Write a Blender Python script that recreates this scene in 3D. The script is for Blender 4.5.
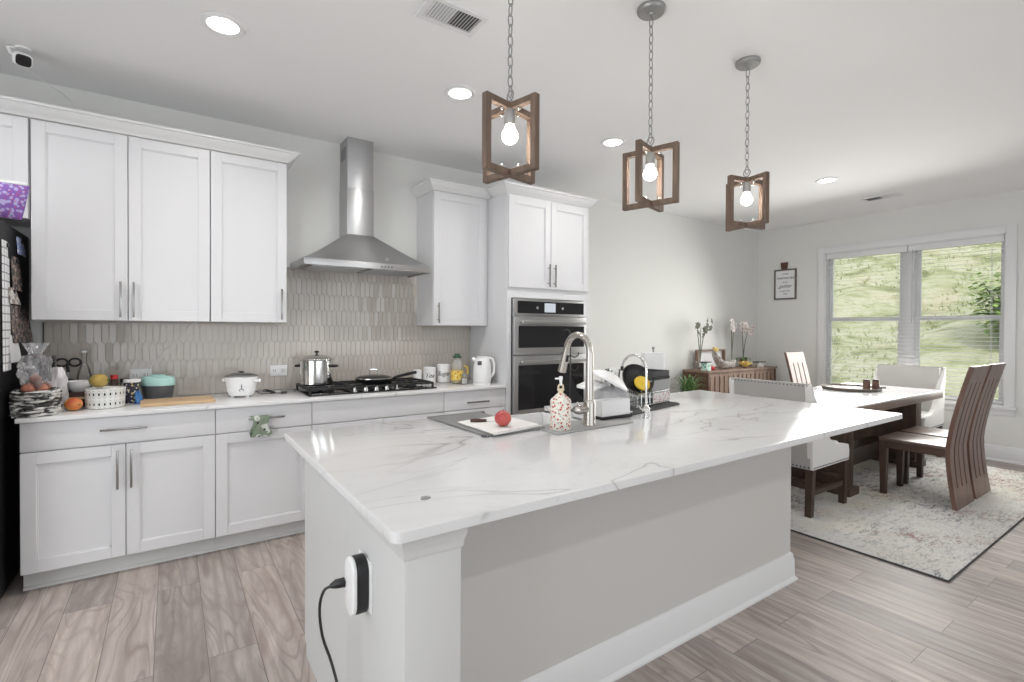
import bpy, bmesh, math, random
from mathutils import Vector, Matrix, Euler
random.seed(7)
PI=math.pi
for o in list(bpy.data.objects): bpy.data.objects.remove(o)
scene=bpy.context.scene; col=scene.collection

# ------------------------------------------------------------------ camera
CAM_H=1.3875; TH=.5997; ROLL=.005; PITCH=-.0094; FPX=498.82; CX=512.14; CY=334.79
s,c=math.sin(TH),math.cos(TH); sp,cp=math.sin(PITCH),math.cos(PITCH)
F=Vector((s*cp,c*cp,sp)); U0=Vector((-s*sp,-c*sp,cp)); R0=Vector((c,-s,0))
Rv=R0*math.cos(ROLL)+U0*math.sin(ROLL); Uv=U0*math.cos(ROLL)-R0*math.sin(ROLL)
cd=bpy.data.cameras.new('camera'); cam=bpy.data.objects.new('camera',cd); col.objects.link(cam)
m=Matrix.Identity(4)
for i in range(3): m[i][0]=Rv[i]; m[i][1]=Uv[i]; m[i][2]=-F[i]
m[0][3]=0; m[1][3]=0; m[2][3]=CAM_H
cam.matrix_world=m
cd.sensor_width=36; cd.lens=FPX/1024*36
cd.shift_x=(512-CX)/1024; cd.shift_y=-(341-CY)/1024
cd.clip_start=.02; cd.clip_end=200
scene.camera=cam

# ------------------------------------------------------------------ world, sun, daylight, exposure
w=bpy.data.worlds.new('sky'); scene.world=w; w.use_nodes=True
bg=w.node_tree.nodes['Background']; bg.inputs[0].default_value=(.86,.93,1,1); bg.inputs[1].default_value=1.55
scene.view_settings.view_transform='Standard'; scene.view_settings.look='None'
scene.view_settings.exposure=0.11; scene.view_settings.gamma=1; scene.view_settings.use_curve_mapping=False
scene.cycles.transparent_max_bounces=24
def lamp(name,kind,loc,energy,color=(1,1,1),rot=None,**kw):
    d=bpy.data.lights.new(name,kind); d.energy=energy; d.color=color
    for k,v in kw.items(): setattr(d,k,v)
    o=bpy.data.objects.new(name,d); col.objects.link(o); o.location=loc
    if rot: o.rotation_euler=rot
    return o
lamp('sunlight','SUN',(0,0,20),2.6,(1,.98,.95),rot=(math.radians(24),math.radians(-38),0),angle=.2)
# area lamps: two added fills from unseen windows, and daylight of the dining window
lamp('added_living_fill','AREA',(1.6,-4.35,1.45),33,(.95,.98,1),rot=(PI/2,0,0),shape='RECTANGLE',size=5.6,size_y=2.1)  # unseen source, added to brighten the room from behind the camera
lamp('added_side_fill','AREA',(-2.9,.35,1.45),50,(.95,.98,1),rot=(0,-PI/2,0),shape='RECTANGLE',size=2.0,size_y=3.2)  # added fill from the left, brightens the island end and ceiling
lamp('daylight_dining_window','AREA',(7.00,2.32,1.58),56,(1,.99,.96),rot=(0,PI/2-.35,0),shape='RECTANGLE',size=1.8,size_y=1.9,spread=math.radians(145))
LAMP_W=7.3     # each recessed ceiling lamp
PEND_W=12.0      # each pendant bulb

# ------------------------------------------------------------------ material helpers
def mat(name,color=(.8,.8,.8),rough=.5,metal=0,**kw):
    m=bpy.data.materials.new(name); m.use_nodes=True
    b=m.node_tree.nodes['Principled BSDF']
    b.inputs['Base Color'].default_value=(*color,1); b.inputs['Roughness'].default_value=rough; b.inputs['Metallic'].default_value=metal
    for k,v in kw.items(): b.inputs[k].default_value=v
    return m
def N(m,t,**kw):
    n=m.node_tree.nodes.new(t)
    for k,v in kw.items():
        if k in ('ins',):
            for i,x in v.items(): n.inputs[i].default_value=x
        else: setattr(n,k,v)
    return n
def L(m,a,b): m.node_tree.links.new(a,b)
def bsdf(m): return m.node_tree.nodes['Principled BSDF']
def coords(m,scale=(1,1,1),rot=(0,0,0),loc=(0,0,0),kind='Object'):
    t=N(m,'ShaderNodeTexCoord'); mp=N(m,'ShaderNodeMapping')
    mp.inputs['Scale'].default_value=scale; mp.inputs['Rotation'].default_value=rot; mp.inputs['Location'].default_value=loc
    L(m,t.outputs[kind],mp.inputs['Vector']); return mp.outputs['Vector']
def ramp(m,fac,stops):
    r=N(m,'ShaderNodeValToRGB'); e=r.color_ramp.elements
    while len(e)<len(stops): e.new(.5)
    for i,(p,cl) in enumerate(stops): e[i].position=p; e[i].color=(*cl,1) if len(cl)==3 else cl
    L(m,fac,r.inputs[0]); return r.outputs[0]
def noise(m,vec,scale,detail=3,rough=.5,dist=0):
    n=N(m,'ShaderNodeTexNoise'); n.inputs['Scale'].default_value=scale; n.inputs['Detail'].default_value=detail
    n.inputs['Roughness'].default_value=rough; n.inputs['Distortion'].default_value=dist
    if vec is not None: L(m,vec,n.inputs['Vector'])
    return n.outputs['Fac']
def mixc(m,fac,a,b,mode='MIX'):
    n=N(m,'ShaderNodeMix',data_type='RGBA',blend_type=mode)
    def put(s,v):
        if isinstance(v,(tuple,list)): s.default_value=(*v,1) if len(v)==3 else v
        elif isinstance(v,(int,float)): s.default_value=v
        else: L(m,v,s)
    put(n.inputs[0],fac); put(n.inputs[6],a); put(n.inputs[7],b); return n.outputs[2]
def math_(m,op,a,b=None):
    n=N(m,'ShaderNodeMath',operation=op)
    for i,v in enumerate((a,b)):
        if v is None: continue
        if isinstance(v,(int,float)): n.inputs[i].default_value=v
        else: L(m,v,n.inputs[i])
    return n.outputs[0]
def bump(m,h,strength=.3,dist=.01):
    n=N(m,'ShaderNodeBump'); n.inputs['Strength'].default_value=strength; n.inputs['Distance'].default_value=dist
    L(m,h,n.inputs['Height']); L(m,n.outputs[0],bsdf(m).inputs['Normal'])
def basecol(m,cl): L(m,cl,bsdf(m).inputs['Base Color'])

# paints and plain materials
M={}
def paint(key,color,rough=.5,b=.03,sc=90):
    m=mat(key,color,rough); v=coords(m); bump(m,noise(m,v,sc,2),b,.002); M[key]=m; return m
paint('wall_paint',(.74,.74,.715),.75,.06)
paint('ceiling_paint',(.88,.88,.88),.85,.06)
paint('trim_white',(.76,.76,.76),.35)
paint('cabinet_white',(.70,.70,.715),.32,.01)
paint('island_paint',(.61,.595,.57),.55,.03)
paint('island_white',(.63,.63,.62),.45,.03)
M['black']=mat('black_plastic',(.012,.012,.013),.4)
M['black_gloss']=mat('black_gloss',(.01,.01,.012),.06)
M['fridge']=mat('fridge_black',(.006,.006,.007),.5,0,**{'Specular IOR Level':.2})
M['iron']=mat('cast_iron',(.018,.018,.018),.55)
M['white_plastic']=mat('white_plastic',(.86,.86,.86),.3)
M['offwhite']=mat('offwhite',(.72,.72,.70),.4)
M['chrome']=mat('chrome',(.75,.75,.74),.12,1)
M['nickel']=mat('brushed_nickel',(.56,.53,.49),.27,1)
M['handle']=mat('handle_steel',(.34,.33,.32),.22,1)
M['galv']=mat('galvanised_grey',(.36,.36,.35),.45,.8)
M['grey_plastic']=mat('grey_plastic',(.10,.10,.105),.4)
M['grout']=mat('grout',(.62,.58,.54),.8)
M['dark_metal']=mat('dark_metal',(.05,.05,.05),.4,.7)
M['red']=mat('red',(.55,.02,.03),.4)
M['ceramic']=mat('white_ceramic',(.86,.86,.86),.12)
M['mint']=mat('mint_lid',(.42,.68,.64),.35)
M['slate']=mat('slate_plastic',(.10,.105,.115),.42)
M['yellow']=mat('yellow',(.75,.52,.05),.55)
M['gold']=mat('gold_satin',(.80,.58,.17),.45); M['cream']=mat('cream_ceramic',(.74,.64,.45),.3)
M['green_dark']=mat('green_dark',(.03,.09,.04),.45)
M['ink']=mat('ink',(.03,.03,.03),.6)
M['paper']=mat('paper',(.80,.80,.80),.8)
def emis(key,color,strength):
    m=bpy.data.materials.new(key); m.use_nodes=True; b=bsdf(m)
    b.inputs['Base Color'].default_value=(*color,1); b.inputs['Emission Color'].default_value=(*color,1); b.inputs['Emission Strength'].default_value=strength
    M[key]=m; return m
emis('lamp_glow',(1,.98,.95),12); emis('bulb_glow',(1,.95,.88),22); emis('display_glow',(.42,.46,.50),.35)
def glass(key,tint=(1,1,1),f=1.0,ior=1.45,milk=0):
    m=bpy.data.materials.new(key); m.use_nodes=True; nt=m.node_tree; nt.nodes.clear()
    out=nt.nodes.new('ShaderNodeOutputMaterial'); tr=nt.nodes.new('ShaderNodeBsdfTransparent'); gl=nt.nodes.new('ShaderNodeBsdfGlossy')
    tr.inputs[0].default_value=(*tint,1); gl.inputs['Roughness'].default_value=.03
    fr=nt.nodes.new('ShaderNodeFresnel'); fr.inputs[0].default_value=ior; mx=nt.nodes.new('ShaderNodeMixShader')
    mm=nt.nodes.new('ShaderNodeMath'); mm.operation='MULTIPLY'; mm.inputs[1].default_value=f
    nt.links.new(fr.outputs[0],mm.inputs[0]); nt.links.new(mm.outputs[0],mx.inputs[0]); nt.links.new(tr.outputs[0],mx.inputs[1]); nt.links.new(gl.outputs[0],mx.inputs[2]); nt.links.new(mx.outputs[0],out.inputs[0])
    if milk:
        df=nt.nodes.new('ShaderNodeBsdfDiffuse'); df.inputs[0].default_value=(.85,.85,.87,1); m2=nt.nodes.new('ShaderNodeMixShader'); m2.inputs[0].default_value=milk
        nt.links.new(mx.outputs[0],m2.inputs[1]); nt.links.new(df.outputs[0],m2.inputs[2]); nt.links.new(m2.outputs[0],out.inputs[0])
    M[key]=m; return m
glass('pane_glass',(.97,.99,.98),.6); glass('clear_glass',(.965,.975,.97),.8); glass('clear_plastic',(.93,.93,.94),.8,1.45,.28); glass('bag_plastic',(.97,.97,.99),1.0,1.45,.16)
glass('amber_oil',(.85,.55,.08),1.2)
def steel(key,axis,color=(.60,.60,.61),rough=.3):
    m=mat(key,color,rough,1); sc=[60,60,60]; sc[axis]=1.2
    v=coords(m,tuple(sc)); n=noise(m,v,4,3)
    L(m,math_(m,'MULTIPLY_ADD',n,.14),bsdf(m).inputs['Roughness'])
    m.node_tree.nodes[-1].inputs[2].default_value=rough-.07
    bsdf(m).inputs['Anisotropic'].default_value=.8; bsdf(m).inputs['Anisotropic Rotation'].default_value=.25
    bump(m,n,.04,.001); M[key]=m; return m
steel('steel_vert',2,(.50,.50,.505),.34); steel('steel_horiz',0,(.50,.50,.50),.32)
def wood(key,a,b,axis=2,sc=9,rough=.5,st=.12):
    m=mat(key,a,rough); k=[sc]*3; k[axis]=sc*st
    v=coords(m,tuple(k)); n=noise(m,v,1.6,6,.6,.6); f=noise(m,v,7,3)
    cl=ramp(m,n,[(.3,b),(.68,a)]); cl=mixc(m,math_(m,'MULTIPLY',f,.35),cl,b)
    basecol(m,cl); bump(m,f,.12,.002); M[key]=m; return m
wood('dark_wood',(.090,.048,.030),(.028,.015,.010),2)
wood('dark_wood_x',(.085,.048,.032),(.03,.017,.012),0)
wood('dark_wood_y',(.11,.062,.042),(.035,.02,.014),1)
wood('chair_wood',(.235,.135,.10),(.085,.045,.034),2,9,.33)
wood('seat_wood',(.20,.15,.125),(.09,.06,.05),1,9,.28)
wood('pendant_wood',(.22,.15,.108),(.10,.066,.047),2,22,.6)
wood('sideboard_wood',(.36,.25,.19),(.17,.105,.075),2,9,.6)
wood('sideboard_side',(.16,.070,.042),(.065,.028,.018),2,9,.5)
wood('table_edge',(.28,.21,.17),(.13,.09,.07),0,9,.45)
wood('board_wood',(.64,.46,.28),(.50,.33,.18),0,10,.5)
wood('sign_wood',(.19,.16,.135),(.10,.08,.065),2,14,.6)
wood('block_wood',(.09,.04,.03),(.04,.018,.012),2,14,.5)
# quartz
def quartz(key,seedloc,rot,vs=1.0,w0=.0085,amount=.6):
    m=mat(key,(.85,.85,.85),.13)
    v=coords(m,(1,1.9,1),(0,0,rot),seedloc)
    n1=noise(m,v,vs,3.5,.55,.9); n2=noise(m,v,vs*2.3,4,.6,1.2); mask=noise(m,coords(m,(1,1,1),(0,0,0),(3,7,1)),1.3,2)
    e1=math_(m,'ABSOLUTE',math_(m,'SUBTRACT',n1,.5)); e2=math_(m,'ABSOLUTE',math_(m,'SUBTRACT',n2,.52))
    a1=ramp(m,e1,[(0,(1,1,1)),(w0*.5,(.65,.65,.65)),(w0,(.10,.10,.10)),(w0*4.5,(0,0,0))])
    a2=ramp(m,e2,[(0,(.5,.5,.5)),(w0*.6,(.12,.12,.12)),(w0*2,(0,0,0))])
    mk=ramp(m,mask,[(.38,(.15,.15,.15)),(.6,(1,1,1))])
    veins=math_(m,'MULTIPLY',math_(m,'ADD',a1,math_(m,'MULTIPLY',a2,.6)),mk)
    cloud=noise(m,v,1.1,4,.6)
    base=ramp(m,cloud,[(.3,(.71,.71,.712)),(.65,(.77,.77,.77))])
    cl=mixc(m,math_(m,'MULTIPLY',veins,amount),base,(.27,.26,.255))
    basecol(m,cl); bsdf(m).inputs['Specular IOR Level'].default_value=.5
    M[key]=m; return m
quartz('quartz_island',(1.3,2.2,0),.35); quartz('quartz_counter',(4.1,.3,0),.2); quartz('table_marble',(7.7,5.1,0),.1,.7,.006,.3)
# floor planks
def floor_mat():
    m=mat('floor_planks',(.5,.45,.42),.42)
    t=N(m,'ShaderNodeTexCoord'); sx=N(m,'ShaderNodeSeparateXYZ'); L(m,t.outputs['Object'],sx.inputs[0])
    cb=N(m,'ShaderNodeCombineXYZ'); L(m,sx.outputs[1],cb.inputs[0]); L(m,math_(m,'ADD',sx.outputs[0],.060),cb.inputs[1])
    br=N(m,'ShaderNodeTexBrick'); br.offset=.37; br.offset_frequency=2; br.squash=1
    for k,v in {'Color1':(0,0,0,1),'Color2':(1,1,1,1),'Mortar':(.5,.5,.5,1),'Scale':1.0,'Mortar Size':.0016,'Mortar Smooth':.3,'Bias':0,'Brick Width':1.22,'Row Height':.187}.items(): br.inputs[k].default_value=v
    L(m,cb.outputs[0],br.inputs['Vector'])
    rnd=br.outputs['Color']; sep=N(m,'ShaderNodeSeparateColor'); L(m,rnd,sep.inputs[0]); rv=sep.outputs[0]
    off=N(m,'ShaderNodeCombineXYZ'); L(m,math_(m,'MULTIPLY',rv,37.),off.inputs[0]); L(m,math_(m,'MULTIPLY',rv,11.),off.inputs[1]); L(m,math_(m,'MULTIPLY',rv,5.),off.inputs[2])
    ad=N(m,'ShaderNodeVectorMath',operation='ADD'); L(m,cb.outputs[0],ad.inputs[0]); L(m,off.outputs[0],ad.inputs[1])
    def mp(sc):
        q=N(m,'ShaderNodeMapping'); q.inputs['Scale'].default_value=sc; L(m,ad.outputs[0],q.inputs[0]); return q.outputs[0]
    big=noise(m,mp((.9,4.5,1)),1.6,4,.6,1.6); fine=noise(m,mp((3.5,40,1)),1.6,5,.7,.6); ring=N(m,'ShaderNodeTexWave',wave_type='BANDS',bands_direction='Y')
    ring.inputs['Scale'].default_value=1.7; ring.inputs['Distortion'].default_value=13; ring.inputs['Detail'].default_value=2; ring.inputs['Detail Scale'].default_value=.7
    L(m,mp((.55,3.0,1)),ring.inputs[0])
    c1=ramp(m,big,[(.27,(.26,.215,.195)),(.45,(.42,.37,.345)),(.6,(.50,.45,.42)),(.78,(.60,.545,.51))])
    c2=mixc(m,math_(m,'MULTIPLY',math_(m,'POWER',ring.outputs['Fac'],2.0),.55),c1,(.30,.245,.22))
    g=noise(m,mp((.75,5.5,1)),1.0,1.6,.45,.5); ln=math_(m,'ABSOLUTE',math_(m,'SINE',math_(m,'MULTIPLY',g,46.)))
    msk=ramp(m,noise(m,mp((.9,3.2,1)),1.3,2),[(.40,(.12,.12,.12)),(.62,(.85,.85,.85))])
    c2=mixc(m,math_(m,'MULTIPLY',ramp(m,ln,[(.0,(1,1,1)),(.55,(0,0,0))]),msk),c2,(.25,.20,.18))
    c3=mixc(m,ramp(m,fine,[(.40,(0,0,0)),(.8,(.5,.5,.5))]),c2,(.30,.25,.225))
    dk=ramp(m,rv,[(0,(.80,.80,.80)),(.5,(.98,.97,.96)),(1,(1.10,1.08,1.06))])
    c4=mixc(m,1.0,c3,dk,'MULTIPLY')
    c5=mixc(m,br.outputs['Fac'],c4,(.15,.12,.105))
    basecol(m,c5); L(m,ramp(m,fine,[(0,(.34,.34,.34)),(1,(.58,.58,.58))]),bsdf(m).inputs['Roughness'])
    h=math_(m,'SUBTRACT',math_(m,'MULTIPLY',fine,.25),br.outputs['Fac']); bump(m,h,.25,.003)
    M['floor']=m
floor_mat()
def tile_mat():
    m=mat('picket_tile',(.55,.52,.48),.08)
    v=coords(m); n=noise(m,v,14,2); cl=ramp(m,noise(m,v,3,2),[(.3,(.535,.49,.44)),(.7,(.58,.535,.485))])
    basecol(m,cl); bump(m,n,.10,.004); M['tile']=m
tile_mat()
def fabric(key,a,b,sc=240):
    m=mat(key,a,.9); v=coords(m); n=noise(m,v,sc,2); n2=noise(m,v,6,3)
    basecol(m,mixc(m,n,mixc(m,math_(m,'MULTIPLY',n2,.3),a,b),b)); bump(m,n,.25,.002); M[key]=m; return m
fabric('linen',(.72,.71,.69),(.55,.54,.52)); fabric('linen_grey',(.50,.49,.47),(.40,.39,.375)); fabric('linen_white',(.82,.81,.79),(.72,.71,.69)); fabric('grey_fabric',(.42,.42,.415),(.30,.30,.30)); fabric('dark_fabric',(.09,.09,.095),(.05,.05,.05))
def rug_mat():
    m=mat('rug',(.6,.58,.55),.95); v=coords(m)
    big=noise(m,v,1.0,4,.6,.5); mid=noise(m,coords(m,(1.6,4.2,1)),6,6,.75,.5); fine=noise(m,coords(m,(1.5,4.5,1)),26,4,.75,.3)
    warm=noise(m,coords(m,(1,1,1),(0,0,0),(5,2,0)),1.5,3)
    base=ramp(m,big,[(.3,(.64,.63,.61)),(.55,(.80,.785,.75)),(.75,(.88,.86,.83))])
    base=mixc(m,ramp(m,warm,[(.50,(0,0,0)),(.68,(.55,.55,.55))]),base,(.72,.66,.50))
    base=mixc(m,math_(m,'MULTIPLY',ramp(m,fine,[(.42,(0,0,0)),(.62,(1,1,1))]),.42),base,(.42,.415,.41))
    spots=math_(m,'MULTIPLY',ramp(m,mid,[(.50,(0,0,0)),(.56,(1,1,1))]),ramp(m,fine,[(.42,(0,0,0)),(.52,(1,1,1))]))
    dens=ramp(m,noise(m,coords(m,(1,1,1),(0,0,0),(2,8,0)),1.4,3),[(.40,(.12,.12,.12)),(.62,(1,1,1))])
    base=mixc(m,math_(m,'MULTIPLY',spots,dens),base,(.15,.165,.18))
    red=ramp(m,noise(m,coords(m,(1,1.3,1),(0,0,0),(1.25,-.55,0)),1.15,3,.6),[(.50,(0,0,0)),(.66,(1,1,1))])
    rs=math_(m,'MULTIPLY',ramp(m,noise(m,coords(m,(1.5,4,1),(0,0,0),(3,1,0)),7,5,.75,.4),[(.46,(0,0,0)),(.56,(1,1,1))]),ramp(m,fine,[(.36,(0,0,0)),(.5,(1,1,1))]))
    base=mixc(m,math_(m,'MULTIPLY',rs,red),base,(.27,.12,.095))
    basecol(m,base); bump(m,fine,.6,.004); M['rug']=m
rug_mat()
def grass_mat(key,hill=True):
    m=mat(key,(.3,.4,.1),.95); v=coords(m)
    a=noise(m,coords(m,(1.0,.5,1.0)),1.9,6,.68,.7); b=noise(m,v,9,4,.7); d=noise(m,coords(m,(1,1,1),(0,0,0),(4,9,2)),.6,3)
    cl=ramp(m,a,[(.33,(.10,.105,.05)),(.43,(.26,.26,.13)),(.51,(.40,.375,.255)),(.59,(.46,.42,.32)),(.66,(.27,.265,.14)),(.76,(.17,.13,.10))])
    cl=mixc(m,math_(m,'MULTIPLY',b,.40),cl,(.24,.27,.12)); cl=mixc(m,ramp(m,d,[(.55,(0,0,0)),(.75,(.6,.6,.6))]),cl,(.48,.36,.26))
    basecol(m,cl); bump(m,b,1,.06); M[key]=m
grass_mat('hill_grass')
def leaf(key,a,b):
    m=mat(key,a,.45); v=coords(m); basecol(m,mixc(m,noise(m,v,9,2),a,b)); M[key]=m
leaf('leaf_green',(.07,.16,.045),(.14,.24,.08)); leaf('bush_leaf',(.20,.33,.07),(.36,.46,.14)); leaf('stem_green',(.10,.13,.06),(.18,.2,.1)); leaf('blade',(.24,.27,.11),(.37,.36,.21)); leaf('petal_white',(.82,.80,.78),(.80,.70,.68)); leaf('petal_pink',(.82,.66,.64),(.85,.80,.78)); leaf('bud',(.09,.11,.075),(.16,.17,.12))
def fruit(key,a,b,sc=14):
    m=mat(key,a,.35); v=coords(m); basecol(m,ramp(m,noise(m,v,sc,2),[(.38,a),(.62,b)])); M[key]=m
fruit('mango_red',(.62,.12,.05),(.70,.36,.08),9); fruit('mango_yellow',(.45,.30,.07),(.30,.24,.07),11); fruit('peach',(.40,.045,.05),(.52,.10,.085),10); fruit('onion',(.58,.27,.17),(.45,.16,.10),20)
def pattern(key,a,b,sc,thr=.35,extra=None):
    m=mat(key,a,.6); v=coords(m); vo=N(m,'ShaderNodeTexVoronoi'); vo.inputs['Scale'].default_value=sc; L(m,v,vo.inputs['Vector'])
    cl=ramp(m,vo.outputs['Distance'],[(thr-.02,b),(thr+.02,a)])
    if extra:
        vo2=N(m,'ShaderNodeTexVoronoi'); vo2.inputs['Scale'].default_value=sc*1.35; L(m,v,vo2.inputs['Vector'])
        cl=mixc(m,ramp(m,vo2.outputs['Distance'],[(.22,(1,1,1)),(.26,(0,0,0))]),cl,extra)
    basecol(m,cl); M[key]=m
pattern('ceramic_mosaic',(.82,.79,.70),(.50,.07,.06),70,.36,(.25,.30,.38)); pattern('foil_purple',(.20,.09,.36),(.38,.34,.58),60,.46,(.45,.05,.15)); pattern('photo_print',(.22,.16,.14),(.05,.045,.05),26,.5,(.50,.42,.37)); pattern('photo_blue',(.25,.35,.62),(.62,.66,.75),60,.4,(.6,.2,.2)); pattern('towel_pattern',(.62,.60,.55),(.42,.41,.38),70,.3); pattern('green_glass_pattern',(.55,.68,.62),(.10,.30,.24),30,.4); pattern('label_art',(.03,.03,.05),(.65,.52,.20),42,.28,(.75,.75,.75)); pattern('lattice_red',(.74,.72,.70),(.50,.18,.16),60,.35); pattern('towel_green',(.20,.25,.18),(.55,.58,.53),22,.42,(.03,.06,.03)); pattern('oil_label',(.78,.56,.10),(.45,.12,.04),34,.25,(.80,.78,.70)); pattern('slice_art',(.55,.53,.50),(.25,.20,.18),30,.4)
def lines_mat():
    m=mat('calendar_print',(.8,.8,.8),.8); v=coords(m); br=N(m,'ShaderNodeTexBrick'); br.offset=0
    sx=N(m,'ShaderNodeSeparateXYZ'); cb=N(m,'ShaderNodeCombineXYZ'); L(m,v,sx.inputs[0]); L(m,sx.outputs[1],cb.inputs[0]); L(m,sx.outputs[2],cb.inputs[1]); L(m,cb.outputs[0],br.inputs[0])
    for k,x in {'Color1':(.80,.80,.81,1),'Color2':(.78,.78,.79,1),'Mortar':(.33,.33,.36,1),'Scale':1,'Mortar Size':.004,'Brick Width':.05,'Row Height':.042}.items(): br.inputs[k].default_value=x
    basecol(m,br.outputs[0]); M['calendar']=m
lines_mat()
def woven_mat():
    m=mat('woven_strips',(.5,.5,.5),.5); v=coords(m,(14,14,40)); n=noise(m,v,1.3,2,.5,.7)
    basecol(m,ramp(m,n,[(.44,(.035,.035,.03)),(.52,(.62,.61,.58))])); M['woven']=m
woven_mat()
def dots_mat():
    # white ceramic with rows of dark motifs around the side
    m=mat('dotted_ceramic',(.8,.8,.78),.35); t=N(m,'ShaderNodeTexCoord'); sx=N(m,'ShaderNodeSeparateXYZ'); L(m,t.outputs['Object'],sx.inputs[0])
    ang=math_(m,'ARCTAN2',sx.outputs[1],sx.outputs[0]); a=math_(m,'MULTIPLY',ang,3.6); z=math_(m,'MULTIPLY',sx.outputs[2],17.5)
    fa=math_(m,'SUBTRACT',math_(m,'FRACT',a),.5); fz=math_(m,'SUBTRACT',math_(m,'FRACT',z),.5)
    d=math_(m,'SQRT',math_(m,'ADD',math_(m,'POWER',fa,2),math_(m,'POWER',fz,2)))
    cl=ramp(m,d,[(.15,(.03,.03,.035)),(.18,(.78,.78,.75)),(.30,(.78,.78,.75)),(.34,(.42,.42,.40)),(.42,(.74,.74,.71))])
    basecol(m,cl); M['dots']=m
dots_mat()

# ------------------------------------------------------------------ geometry helpers
class MB:
    def __init__(s): s.bm=bmesh.new(); s.T=None
    def _v(s,p):
        p=Vector(p); return s.bm.verts.new(s.T@p if s.T is not None else p)
    def faces(s,vs,fs):
        V=[s._v(p) for p in vs]; out=[]
        for f in fs:
            try: out.append(s.bm.faces.new([V[i] for i in f]))
            except ValueError: pass
        return V,out
    def box(s,x0,x1,y0,y1,z0,z1,bev=0,seg=2):
        V,fs=s.faces([(x0,y0,z0),(x1,y0,z0),(x1,y1,z0),(x0,y1,z0),(x0,y0,z1),(x1,y0,z1),(x1,y1,z1),(x0,y1,z1)],
             [(0,3,2,1),(4,5,6,7),(0,1,5,4),(1,2,6,5),(2,3,7,6),(3,0,4,7)])
        if bev: s._bev(fs,bev,seg)
        return s
    def _bev(s,fs,bev,seg):
        ed=list({e for f in fs for e in f.edges})
        bmesh.ops.bevel(s.bm,geom=ed,offset=bev,segments=seg,profile=.6,affect='EDGES',clamp_overlap=True)
    def prism(s,poly,axis,d0,d1,bev=0,seg=2):
        # poly: 2D points in the plane of the other two axes (in axis order)
        def P(a,b,d):
            return {0:(d,a,b),1:(a,d,b),2:(a,b,d)}[axis]
        n=len(poly); vs=[P(a,b,d0) for a,b in poly]+[P(a,b,d1) for a,b in poly]
        fs=[tuple(range(n)),tuple(range(2*n-1,n-1,-1))]+[(i,i+n,(i+1)%n+n,(i+1)%n) for i in range(n)]
        V,F_=s.faces(vs,fs); bmesh.ops.recalc_face_normals(s.bm,faces=F_)
        if bev: s._bev(F_,bev,seg)
        return s
    def lathe(s,prof,seg=24,c=(0,0,0),cap=True,axis=2):
        rings=[]
        def P(r,z,a):
            x,y=r*math.cos(a),r*math.sin(a)
            p={2:(x,y,z),0:(z,x,y),1:(y,z,x)}[axis]
            return (c[0]+p[0],c[1]+p[1],c[2]+p[2])
        for r,z in prof:
            if r<1e-6: rings.append([s._v(P(0,z,0))])
            else: rings.append([s._v(P(r,z,2*PI*i/seg)) for i in range(seg)])
        for A,B in zip(rings,rings[1:]):
            for i in range(seg):
                j=(i+1)%seg
                if len(A)==1 and len(B)==1: continue
                if len(A)==1: s.bm.faces.new((A[0],B[j],B[i]))
                elif len(B)==1: s.bm.faces.new((A[i],A[j],B[0]))
                else: s.bm.faces.new((A[i],A[j],B[j],B[i]))
        if cap:
            if len(rings[0])>1: s.bm.faces.new(rings[0][::-1])
            if len(rings[-1])>1: s.bm.faces.new(rings[-1])
        return s
    def cyl(s,c,r,h,axis=2,seg=20,r2=None,bev=0):
        r2=r if r2 is None else r2
        pr=[(r,0),(r2,h)] if not bev else [(r-bev,0),(r,bev),(r2,h-bev),(r2-bev,h)]
        return s.lathe(pr,seg,c,True,axis)
    def sphere(s,c,r,seg=20,sc=(1,1,1)):
        n=seg//2; q=s.T; t=Matrix.Translation(c)@Matrix.Diagonal((*sc,1)); s.T=(q@t) if q is not None else t
        s.lathe([(r*math.sin(PI*i/n),-r*math.cos(PI*i/n)) for i in range(n+1)],seg,(0,0,0),False); s.T=q; return s
    def tube(s,pts,r,seg=8,closed=False,rad=None):
        pts=[Vector(p) for p in pts]; n=len(pts); T=[]
        for i in range(n):
            if closed: t=pts[(i+1)%n]-pts[i-1]
            else: t=pts[min(i+1,n-1)]-pts[max(i-1,0)]
            T.append(t.normalized())
        up=Vector((0,0,1)) if abs(T[0].z)<.9 else Vector((1,0,0))
        a=T[0].cross(up).normalized(); rings=[]
        for i in range(n):
            a=(a-T[i]*a.dot(T[i])).normalized(); b=T[i].cross(a); rr=rad[i] if rad else r
            rings.append([s._v(pts[i]+(a*math.cos(2*PI*k/seg)+b*math.sin(2*PI*k/seg))*rr) for k in range(seg)])
        for i in range(n if closed else n-1):
            A,B=rings[i],rings[(i+1)%n]
            for k in range(seg):
                j=(k+1)%seg; s.bm.faces.new((A[k],A[j],B[j],B[k]))
        if not closed: s.bm.faces.new(rings[0][::-1]); s.bm.faces.new(rings[-1])
        return s
    def torus(s,c,R,r,axis=2,seg=24,rs=8,sc=(1,1)):
        pts=[]
        for i in range(seg):
            a=2*PI*i/seg; u,v=R*math.cos(a)*sc[0],R*math.sin(a)*sc[1]
            p={2:(u,v,0),0:(0,u,v),1:(u,0,v)}[axis]; pts.append((c[0]+p[0],c[1]+p[1],c[2]+p[2]))
        return s.tube(pts,r,rs,True)
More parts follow.
